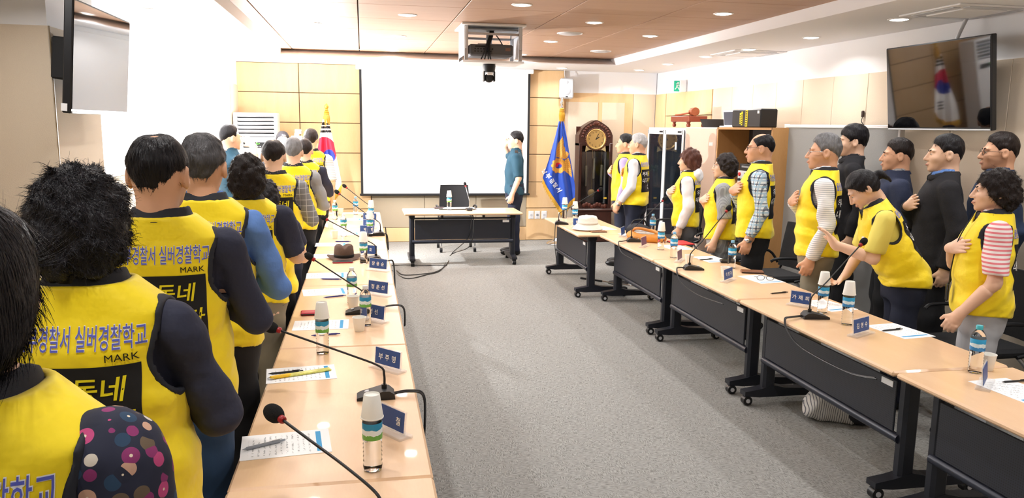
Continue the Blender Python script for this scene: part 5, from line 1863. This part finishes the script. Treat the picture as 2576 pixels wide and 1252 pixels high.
slab('phone', 'small dark phone at the left of the front table', 'phone', (1105, 524), .05, .14, .07, .016, pmat('phone_dark', '3a2428', .4))
p = atz(1150, 525, TT)
tag(MB().box((0, 0, .0006), (.42, .20, .0012)).build('paper_sheet', pmat('paper_plain', 'f7f8fa', .7), None, loc=(p[0] + .02, p[1], TT + .0092)), 'white sheet on the black clipboard of the front table', 'paper')
p = atz(1225, 526, TT)
tag(MB().box((0, 0, .0006), (.32, .21, .0012)).build('paper_sheet', pmat('paper_plain', 'f7f8fa', .7), None, loc=(p[0], p[1], TT)), 'white sheet lying loose on the front table', 'paper')
capped('on the front table by the screen', (1130, 528))
# spectacles
p = atz(1925, 706, TT)
t = empty('spectacles', 'black folded spectacles lying on a sheet', 'spectacles', (p[0], p[1], TT + .003), -.25)
mb = MB()
for sx in (-1, 1):
    mb.tube([(sx * .034 + .028 * math.cos(x), .0, .02 + .018 * math.sin(x)) for x in np.linspace(0, 6.28, 18)], .002, 5)
mb.tube([(-.007, 0, .026), (.007, 0, .026)], .002, 5)
mb.build('rims', BLK, t)
for sx in (-1, 1): MB().tube([(sx * .062, 0, .025), (sx * .06, .07, .015), (sx * .05, .13, .004)], .002, 5, 0, 4).build('temple', BLK, t)
p = atz(1905, 700, TT)
# hats
p = atz(865, 652, TT)
t = empty('felt_hat', 'brown felt trilby with dark band on the window-side table', 'hat', (p[0], p[1] + .06, TT), .1)
FEL = pmat('felt_brown', '5a463c', .9, bump=.4, bscale=200)
mb = MB(); 
prof = [(.135, .012), (.150, .008), (.148, .004), (.10, .004), (.086, .008), (.088, .05), (.082, .098), (.070, .112), (.035, .104), (.0001, .098)]
mb.lathe(prof, 36)
mb.v = [(x * .92, y * 1.12, z + (.018 if abs(x) > .10 else 0) * min(1, (abs(x) - .1) / .04 if abs(x) > .1 else 0) - (.02 * math.exp(-(x / .02) ** 2) if z > .095 else 0)) for x, y, z in mb.v]
mb.build('crown', FEL, t, 60)
mb = MB().lathe([(.0885, .012), (.0895, .013), (.0905, .036), (.0895, .037)], 36)
mb.v = [(x * .92, y * 1.12, z) for x, y, z in mb.v]
mb.build('band', BLKM, t, True)
p = atz(1478, 578, TT)
t = empty('bucket_hat', 'white cotton bucket hat on the table by the clock', 'hat', (p[0], p[1], TT + .011), 0)
mb = MB().lathe([(.165, .002), (.168, .004), (.13, .045), (.112, .062), (.106, .115), (.095, .135), (.06, .142), (.0001, .143)], 36)
rr = random.Random(4)
mb.v = [(x, y * .9, z * (1 + .05 * math.sin(4 * math.atan2(y, x) + 1)) + .004 * math.sin(x * 60) * (z > .1)) for x, y, z in mb.v]
mb.build('crown', pmat('cotton_cream', 'e4e0d6', .9, bump=.4, bscale=150), t, 60)
MB().lathe([(.1125, .060), (.114, .061), (.113, .072), (.1115, .073)], 36).build('band', pmat('cotton_cream2', 'd2cdc2', .9), t, True)
# orange bag
p = atz(1622, 598, TT)
t = empty('orange_bag', 'orange leather bag slumped on the table behind the far microphone', 'bag', (2.74, 7.20, TT), -1.0)
V, Q = surf(lambda P: np.maximum(sd_ell(P, (0, 0, .04), (.21, .13, .075)) + wrinkle(P, .012, 5, 30), .001 - P[2]), (-.28, -.2, -.02), (.28, .2, .18), .012)
npmesh('pouch', V, Q, pmat('leather_orange', 'c9832f', .45, bump=.4, bscale=60), t)
mb = MB(); mb.tube([(-.17, -.02, .07), (-.05, -.10, .125), (.10, -.08, .115), (.19, .0, .05)], .014, 8, 0, 5); mb.build('strap', pmat('leather_orange2', 'b87428', .45), t, True)
V, Q = surf(lambda P: sd_ell(P, (.02, -.06, .085), (.13, .05, .03)) + wrinkle(P, .008, 8, 60), (-.15, -.15, .02), (.2, .05, .14), .01)
npmesh('plastic_wrap', V, Q, pmat('wrap_grey', 'b9b4ae', .3, var=.3, vscale=40), t)
t = empty('dark_bag', 'dark grey cloth bag behind the orange bag', 'bag', (2.78, 7.53, TT), .2)
V, Q = surf(lambda P: np.maximum(sd_ell(P, (0, 0, .05), (.15, .09, .085)) + wrinkle(P, .01, 3, 30), .001 - P[2]), (-.2, -.15, -.02), (.2, .15, .17), .012)
npmesh('pouch', V, Q, pmat('cloth_charcoal', '33343a', .85), t)
MB().tube([(-.1, 0, .09), (-.06, 0, .16), (.06, 0, .16), (.1, 0, .09)], .008, 8, 0, 5).build('strap', BLKM, t, True)

# gooseneck microphones
FOAM = pmat('mic_foam', '101012', .95, bump=.8, bscale=400)
MRED = pmat('mic_ring_red', 'a01f24', .35)
def mic(label, base, head, dy=0., yawb=0., cable=None, hs=1., y_head=None, neck=BLK):
    b = atz(*base, TT)
    h = aty(*head, (b[1] + dy) if y_head is None else y_head)
    t = empty('gooseneck_microphone', label, 'microphone', (b[0], b[1], TT), 0)
    M_ = Matrix.Rotation(yawb, 3, 'Z')
    prof = [(-.075, 0), (-.075, .012), (-.06, .018), (.03, .040), (.055, .038), (.075, .022), (.078, 0)]
    mb = MB(); mb.prism(prof, -.048, .048, 'xz')
    vv = [M_ @ Vector((x, y * (1 - .35 * (abs(x) / .08) ** 3), z)) for x, y, z in mb.v]
    mb.v = [tuple(v) for v in vv]
    mb.build('base', pmat('mic_base', '26282c', .5), t, 40)
    c = M_ @ Vector((-.035, 0, .028)); MB().lathe([(.010, 0), (.010, .004), (.006, .005)], 14, c, ax=tuple(M_ @ Vector((-.25, 0, 1)))).build('talk_button', LGREY, t, 40)
    s0 = np.array(M_ @ Vector((.035, 0, .036)))
    hv = h - np.array((b[0], b[1], TT))
    mid = s0 + np.array((0, 0, .085)) + (hv - s0) * .04
    q = s0 + (hv - s0) * .30; q[2] = s0[2] + .085 + (hv[2] - s0[2]) * .22
    end = hv - (hv - q) / np.linalg.norm(hv - q) * .03 * hs
    mb = MB(); mb.tube([s0, s0 + np.array((0, 0, .02))], .011, 10); mb.tube([s0, s0 + np.array((0, 0, .06)), mid, q, q + (end - q) * .5, end], [.0052, .0048, .0044, .0042, .0042, .0045], 8, 0, 6)
    mb.build('gooseneck', neck, t, True)
    d = (hv - q) / np.linalg.norm(hv - q)
    MB().lathe([(.010, -.004), (.012, 0), (.012, .012), (.010, .016)], 14, tuple(end - d * .006), ax=tuple(d)).build('red_ring', MRED, t, 40)
    R_ = Vector((0, 0, 1)).rotation_difference(Vector(d)).to_matrix()
    MB().ell(tuple(end + d * .032 * hs), (.0215 * hs, .0215 * hs, .031 * hs), 18, 12, 0, R_).build('foam_head', FOAM, t, True)
    if cable is not None:
        pts = [np.array(M_ @ Vector((.07, 0, .012)))] + [np.array(p) - np.array((b[0], b[1], TT)) for p in cable]
        mb = MB(); mb.tube(pts, .004, 6, 0, 6); mb.tube([p + np.array((.004, .018, 0)) for p in pts], .004, 6, 0, 6)
        mb.build('cable', BLK, t, True)
    return t
def ledge(px_, dirx): # cable path from the table edge down
    return px_
E_ = .215
mic('nearest black microphone with round foam head, cut by the bottom edge', (925, 1360), (690, 1040), .35, math.pi * 0 + .0, hs=1.25)
mic('microphone with grey base beside the capped bottle near the yellow lanyard', (945, 1000), (682, 823), .10, .0, [(.17, 3.07, .70), (.225, 3.05, .69), (.232, 3.03, .60), (.22, 3.0, .45)], hs=1.1)
mic('microphone half hidden behind the clear bottle', (902, 788), (778, 645), .1, .0, [(.15, 4.62, .70), (.225, 4.6, .69), (.232, 4.58, .58)])
mic('microphone behind the brown felt hat name plate', (935, 655), (815, 548), .2, .0, [(.18, 6.2, .70), (.225, 6.2, .69), (.235, 6.15, .55), (.23, 6.1, .4)])
mic('microphone with head before the grey sleeve', (948, 592), (848, 483), .2, .0, [(.18, 7.75, .70), (.225, 7.75, .69), (.235, 7.7, .55)])
mic('farthest microphone of the window-side row', (925, 545), (867, 468), .1, .0)
mic('microphone in front of the bending woman', (2050, 800), (2172, 608), .15, math.pi * .95, [(2.44, 4.02, .70), (2.395, 4.0, .695), (2.385, 3.95, .64), (2.39, 3.8, .58), (2.40, 3.4, .57), (2.42, 3.2, .60)])
mic('microphone in front of the plaid shirt', (1745, 678), (1833, 524), .1, math.pi * .95, [(2.44, 5.64, .70), (2.395, 5.6, .695), (2.385, 5.5, .62), (2.39, 5.2, .58), (2.40, 4.8, .60)])
mic('microphone beside the orange bag', (1597, 608), (1672, 500), .1, math.pi * .95, [(2.44, 7.05, .70), (2.395, 7.02, .695), (2.385, 6.9, .62), (2.40, 6.6, .60)])
mic('microphone on the table with the white bucket hat', (1413, 564), (1510, 476), .1, math.pi * .95, [(2.20, 8.58, .70), (2.16, 8.57, .69), (2.14, 8.5, .45), (2.15, 8.42, .22)])
mic('microphone on the front table below the screen', (1180, 529), (1170, 463), .05, math.pi / 2 * 3, neck=STEEL, hs=.9)

# cables on the floor at the front
def cord(label, pts, r=.006):
    o = MB().tube(pts, r, 6, 0, 6).build('floor_cable', BLK, None, True)
    return tag(o, label, 'cable')
fl = lambda x, y, z=.008: tuple(atz(x, y, z))
cord('black cable looping from the window-side table across the carpet', [(.235, 8.6, .66), (.25, 8.5, .45), (.27, 8.3, .2), fl(985, 680), fl(1022, 700), fl(1075, 690), fl(1110, 678), fl(1135, 640), (1.34, 9.80, .25), (1.38, 9.75, .55), (1.38, 9.84, .64)])
cord('second black cable lying along the carpet to the front table', [fl(998, 680), fl(1015, 691), fl(1060, 689), fl(1100, 682), fl(1125, 662), fl(1138, 636), (1.32, 9.84, .35), (1.36, 9.80, .6), (1.37, 9.85, .64)])
cord('short black cable behind the front table wheels', [fl(985, 668), fl(1020, 666), fl(1060, 667), fl(1100, 667), fl(1125, 667)], .005)

# things on the floor
p = atz(2085, 1075, 0)
t = empty('striped_shirt', 'grey and white striped shirt draped over a dark bag under the table', 'shirt', (p[0] + .16, p[1] + .10, 0), -.3)
V, Q = surf(lambda P: np.maximum(smin(sd_ell(P, (-.05, 0, .12), (.16, .12, .17)), sd_ell(P, (.14, .02, .14), (.10, .10, .11)), .06) + wrinkle(P, .03, 6, 26), .004 - P[2]), (-.3, -.22, -.02), (.32, .22, .36), .012)
npmesh('cloth', V, Q, stripes('stripe_grey_white', 'e2e0dc', '6f7076', 0, .013, .28, .02), t)
V, Q = surf(lambda P: np.maximum(sd_ell(P, (.08, .02, .08), (.12, .15, .11)), .002 - P[2]), (-.1, -.2, -.02), (.25, .2, .22), .014)
npmesh('dark_bag', V, Q, pmat('cloth_charcoal', '33343a', .85), t)
a, b = atz(1462, 700, .10), atz(1620, 726, .08)
t = empty('folding_stand', 'black and silver microphone stand lying under the table by the hat', 'microphone stand', (0, 0, 0))
MB().tube([atz(1460, 699, .14), atz(1515, 707, .12)], .011, 8).build('grip', BLK, t, True)
MB().tube([atz(1515, 707, .12), atz(1615, 722, .07)], .007, 8).build('rod', CHROME, t, True)
q = atz(1555, 712, .0)
MB().lathe([(.12, 0), (.12, .012), (.05, .03), (.02, .05), (.012, .12)], 24, (q[0], q[1], .0)).build('round_base', BLK, t, 40)
# ------------------------------------------------------------------ the people
NVS = pmat('shirt_navy', '2d3044', .8, bump=.7, bscale=16); BLS = pmat('shirt_blue', '5f86c8', .8, bump=.7, bscale=16); WHS = pmat('shirt_white', 'eeeef2', .8, bump=.6, bscale=16); LAV = pmat('shirt_lavender', 'a79bd0', .8)
GRS = pmat('shirt_grey', '9a9ca0', .8, bump=.7, bscale=16); PIK = stripes('stripe_pink_white', 'e6808a', 'f3ecec', 2, .024, .55)
JEAN = pmat('denim', '27405f', .85, var=.2, vscale=12); KHA = pmat('khaki', '8d8470', .85); GTR = stripes('trouser_pinstripe', '8e9196', 'a9acb2', 0, .02, .3)
NVT = pmat('trousers_navy', '22273a', .85)
POL = pmat('police_teal', '1d475c', .75)
row = 'people in yellow vests standing behind the window-side tables'
rrow = 'people in yellow vests standing behind the tables by the cupboards'
def L(lb, x, y, H, **k): return person(lb, (x, y, 0), k.pop('yaw', 0.), H, **k)
L('person at the picture edge with black bobbed hair and floral sleeve', -.51, 1.09, 1.675, arms=('down', ((.205, -.01, 1.08), (.19, .10, .88), (-.1, .5, -.8), (-1, 0, 0), .8)), outfit=dict(shirt=floral('floral_print'), sleeve='short', slen=.8), hair='bob', hmat=HAIRB, fem=True, fat=.5, seed=11, nstr=9000, near=.8, group=row, yaw=-.12)
L('person with large curly black hair and navy sleeves', -.61, 1.86, 1.665, outfit=dict(shirt=NVS), hair='perm', hmat=HAIRB, fem=True, fat=.7, seed=12, nstr=9000, near=.85, group=row, yaw=-.05)
L('person with thinning crown, navy sleeves and jeans', -.625, 2.60, 1.735, outfit=dict(shirt=NVS), hair='crown', hmat=HAIRB, fat=.1, seed=13, nstr=3000, near=.85, group=row, trousers=JEAN, skin=SKIN_T, head=(-.12, 0))
L('person with combed steel-grey hair and blue shirt', -.635, 3.34, 1.715, outfit=dict(shirt=BLS, collar=BLS), hair='grey', hmat=HAIRS, fat=.3, seed=14, nstr=3500, near=.95, group=row, skin=SKIN_T, arms=('down', 'heart_low'))
L('person with curly black hair and short navy sleeve', -.61, 4.38, 1.60, outfit=dict(shirt=NVS, sleeve='short', slen=.85), hair='perm', hmat=HAIRD, fem=True, fat=.3, seed=15, nstr=3000, near=1.1, group=row, trousers=KHA)
L('short person whose curly black hair shows below the balding man', -.60, 5.05, 1.42, outfit=dict(shirt=NVS, sleeve='short'), hair='perm', hmat=HAIRB, fem=True, fat=.3, seed=16, nstr=1500, near=1.3, group=row)
L('person with thin dark hair and grey checked sleeve', -.63, 5.85, 1.655, outfit=dict(shirt=plaid('check_grey', '7f8084', 'd6d6d8', None, .045, .045, .08, .08)), hair='crown', hmat=HAIRD, seed=17, nstr=1000, near=1.3, group=row, trousers=NVT)
L('person with short grey hair and plain grey sleeve', -.61, 7.25, 1.635, outfit=dict(shirt=GRS, collar=WHS), hair='grey', hmat=HAIRG, seed=18, nstr=600, near=1.5, group=row, arms=('down', 'heart_low'))
L('person with dark hair and navy sleeve near the far end', -.60, 8.55, 1.60, outfit=dict(shirt=NVS), hair='short', hmat=HAIRD, seed=19, near=1.7, group=row)
L('person with striped pale sleeve at the far end of the row', -.60, 9.62, 1.70, outfit=dict(shirt=stripes('stripe_pale', 'e6e8ec', 'a8b0bc', 2, .02, .3), sleeve='short', slen=.9), hair='short', hmat=HAIRD, seed=20, near=1.8, group=row, arms=('down', 'down'))
# police and photographer
of1 = L('person in teal police shirt saluting beside the projection screen', 2.075, 10.62, 1.70, yaw=1.42, outfit=dict(shirt=POL, sleeve='short', slen=.95, collar=POL), hair='short', hmat=HAIRB, vest=False, arms=('down', 'salute'), glasses=STEEL, seed=21, near=1.3, trousers=NVT, fat=.45)
L('person in teal police shirt saluting in front of the air conditioner', -1.32, 8.40, 1.74, yaw=-.95, outfit=dict(shirt=POL, sleeve='short', slen=.95, collar=POL), hair='short', hmat=HAIRB, vest=False, arms=('down', 'salute'), seed=22, near=1.5, trousers=NVT)
L('person holding up a flash camera beyond the far end of the row', -.98, 10.15, 1.66, yaw=math.pi + .05, outfit=dict(shirt=pmat('shirt_charcoal', '33343c', .8)), hair='short', hmat=HAIRB, vest=False, arms=('camera', 'camera'), seed=23, near=1.8)
GLD = pmat('patch_gold', 'd8b24a', .5)
pt = MB().ell((-.243, -.030, 1.235), (.010, .036, .042), 14, 10).build('shoulder_patch', BLK, of1, True)
MB().ell((-.252, -.030, 1.238), (.004, .022, .022), 12, 8).build('patch_emblem', GLD, pt, True)
MB().box((-.155, -.012, 1.436), (.075, .045, .008), bev=.003, mat=Matrix.Rotation(-.42, 3, 'Y')).build('epaulette', BLK, of1)
MB().lathe([(.179, .965), (.181, .967), (.181, .995), (.179, .997)], 28).build('belt', BLK, of1, True).scale = (1.02, .72, 1)
# by the cupboards
Y_ = 1.06
L('person in lavender shirt nearest the clock', 3.31, 9.60, 1.69, yaw=Y_ + .1, outfit=dict(shirt=LAV), hair='short', hmat=HAIRB, seed=31, near=1.5, group=rrow, trousers=NVT, skin=SKIN_T)
L('person with white hair, spectacles and white rolled sleeves', 3.26, 8.98, 1.70, yaw=Y_ - .12, outfit=dict(shirt=WHS, cuff=.80, watch=1, loose=.013, collar=WHS), hair='grey', hmat=HAIRW, glasses=STEEL, seed=32, near=1.2, nstr=700, group=rrow, trousers=NVT, skin=SKIN_T, arms=('table', 'heart'))
L('person with tousled chestnut hair and white hooded jacket', 3.28, 7.50, 1.565, yaw=Y_, outfit=dict(shirt=WHS, hood=WHS, loose=.02, wr=.006), arms=('down', 'heart2'), hair='shag', hmat=HAIRR, fem=True, seed=33, near=1.15, nstr=3000, group=rrow, trousers=pmat('trousers_grey', '5a5a5e', .8), text=True)
L('person with short curly dark hair, spectacles and grey pinstripe', 3.24, 6.62, 1.555, yaw=Y_, outfit=dict(shirt=stripes('pinstripe_grey', '9b9ea3', '84878d', 0, .012, .35), sleeve='short', slen=1.0, loose=.012, badge=1), arms=('down', 'heart2'), hair='perm', hmat=HAIRD, fem=True, glasses=STEEL, seed=34, near=1.1, nstr=1200, group=rrow, trousers=GTR, fat=.5, hscale=.97)
L('person with receding dark hair, blue plaid shirt and wristwatch', 3.28, 6.06, 1.745, yaw=Y_, outfit=dict(shirt=plaid('plaid_blue', 'dfe6ea', '2c3850', '7fb0d0', .05, .05, .22, .22, 3), cuff=.82, watch=1, badge=1, collar=plaid('plaid_blue', '', '')), arms=('down', 'heart2'), hair='balding', hmat=HAIRB, glasses=BLK, seed=35, near=1.05, nstr=800, group=rrow, skin=SKIN_T)
L('person with grey hair, striped white shirt and khaki trousers', 3.28, 5.13, 1.745, yaw=Y_ - .02, outfit=dict(shirt=stripes('stripe_fine', 'efeff1', 'b9bec6', 2, .014, .3), loose=.013, collar=WHS, wr=.006), hair='grey', hmat=HAIRG, glasses=STEEL, seed=36, near=1.0, nstr=1500, group=rrow, trousers=KHA, skin=SKIN_T)
L('person bending forward with tied black hair and pale yellow sleeve', 3.43, 4.36, 1.60, yaw=Y_ + .1, outfit=dict(shirt=pmat('shirt_lemon', 'e6d86a', .8), sleeve='short', slen=.85, badge=1), hair='pony', hmat=HAIRB, fem=True, fat=.5, lean=.5, seed=37, near=1.0, nstr=900, group=rrow, arms=('raise', 'reach'), head=(0, .25), trousers=NVT)
r8 = L('person with curly dark hair and pink striped sleeves', 3.38, 3.66, 1.575, yaw=Y_ - .05, outfit=dict(shirt=PIK, sleeve='short', slen=.85, badge=1), hair='perm', hmat=HAIRD, fem=True, fat=.7, seed=38, near=.95, nstr=4500, group=rrow, arms=('table', 'heart2'), trousers=pmat('trousers_pale', 'b9bcc2', .8))
srow = 'people in dark suits behind the vests'
BKS = pmat('suit_black', '1c1c22', .85, bump=.2, bscale=200); NBS = pmat('suit_navy', '27304a', .85, bump=.2, bscale=200); BLU = pmat('suit_blue', '2a3c5c', .85, bump=.2, bscale=200)
def SU(lb, x, y, H, m, **k): return L(lb, x, y, H, yaw=k.pop('yaw', Y_ + .02), outfit=dict(shirt=m, jacket=1, loose=.022, collar=k.pop('collar', WHS)), vest=False, arms=('back', k.pop('ra', 'down')), group=srow, **k)
SU('person in black jacket in front of the grey partition', 4.12, 6.04, 1.815, BKS, hair='thick', hmat=HAIRB, seed=41, near=1.15, nstr=900, collar=BKS)
SU('person in navy suit with short dark hair, second from the partition', 4.05, 5.36, 1.715, NBS, hair='short', hmat=HAIRD, seed=42, near=1.15, nstr=700, collar=stripes('pinstripe_grey', '', ''), skin=SKIN_T)
SU('person in black suit with receding hair under the wall television', 3.95, 4.74, 1.75, BKS, ra='heart', hair='short', hmat=HAIRB, seed=43, near=1.1, nstr=900, collar=BLS)
SU('person in blue suit with spectacles behind the curly-haired woman', 4.31, 4.66, 1.77, BLU, hair='short', hmat=HAIRD, glasses=BLK, seed=44, near=1.1, nstr=900, collar=BLU, skin=SKIN_T)
SU('person in blue suit mostly cut off by the picture edge', 4.22, 3.78, 1.70, BLU, hair='short', hmat=HAIRB, seed=45, near=1.5)

# phone pouch on the lanyard of the pink-sleeved person
mb = MB(); mb.tube([(-.05, .10, 1.44), (-.075, .165, 1.30), (-.05, .185, 1.12), (-.03, .185, 1.02)], .004, 6, 0, 5); s_ = mb.build('lanyard', BLK, r8, True)
MB().box((-.03, .192, .965), (.055, .014, .105), bev=.006, mat=Matrix.Rotation(.1, 3, 'Y')).build('phone_pouch', BLK, r8)

# flash camera in the photographer's hands
fp = aty(750, 331, 9.80)
t = empty('flash_camera', 'black camera firing its flash beyond the far end of the row', 'camera', tuple(fp))
MB().box((-.02, .02, -.10), (.14, .07, .095), bev=.012).build('camera_body', BLK, t)
MB().cyl((-.02, -.015, -.10), (-.02, -.09, -.10), .036, n=20).build('lens', BLK, t, 40)
MB().box((-.02, .015, -.04), (.05, .05, .04), bev=.006).build('flash_foot', BLK, t)
MB().box((0, .02, 0), (.075, .06, .055), bev=.008).build('flash_head', BLK, t)
MB().box((0, -.012, 0), (.068, .006, .046), bev=.002).build('flash_window', pmat('flash_glow', 'ffffff', .5, emit=60), t)
l = bpy.data.lights.new('flash_light', 'POINT'); l.energy = FLASH_W; l.shadow_soft_size = .02; l.color = (1, 1, 1)
o = bpy.data.objects.new('flash_light', l); COL.objects.link(o); o.parent = t; o.location = (0, -.06, 0)
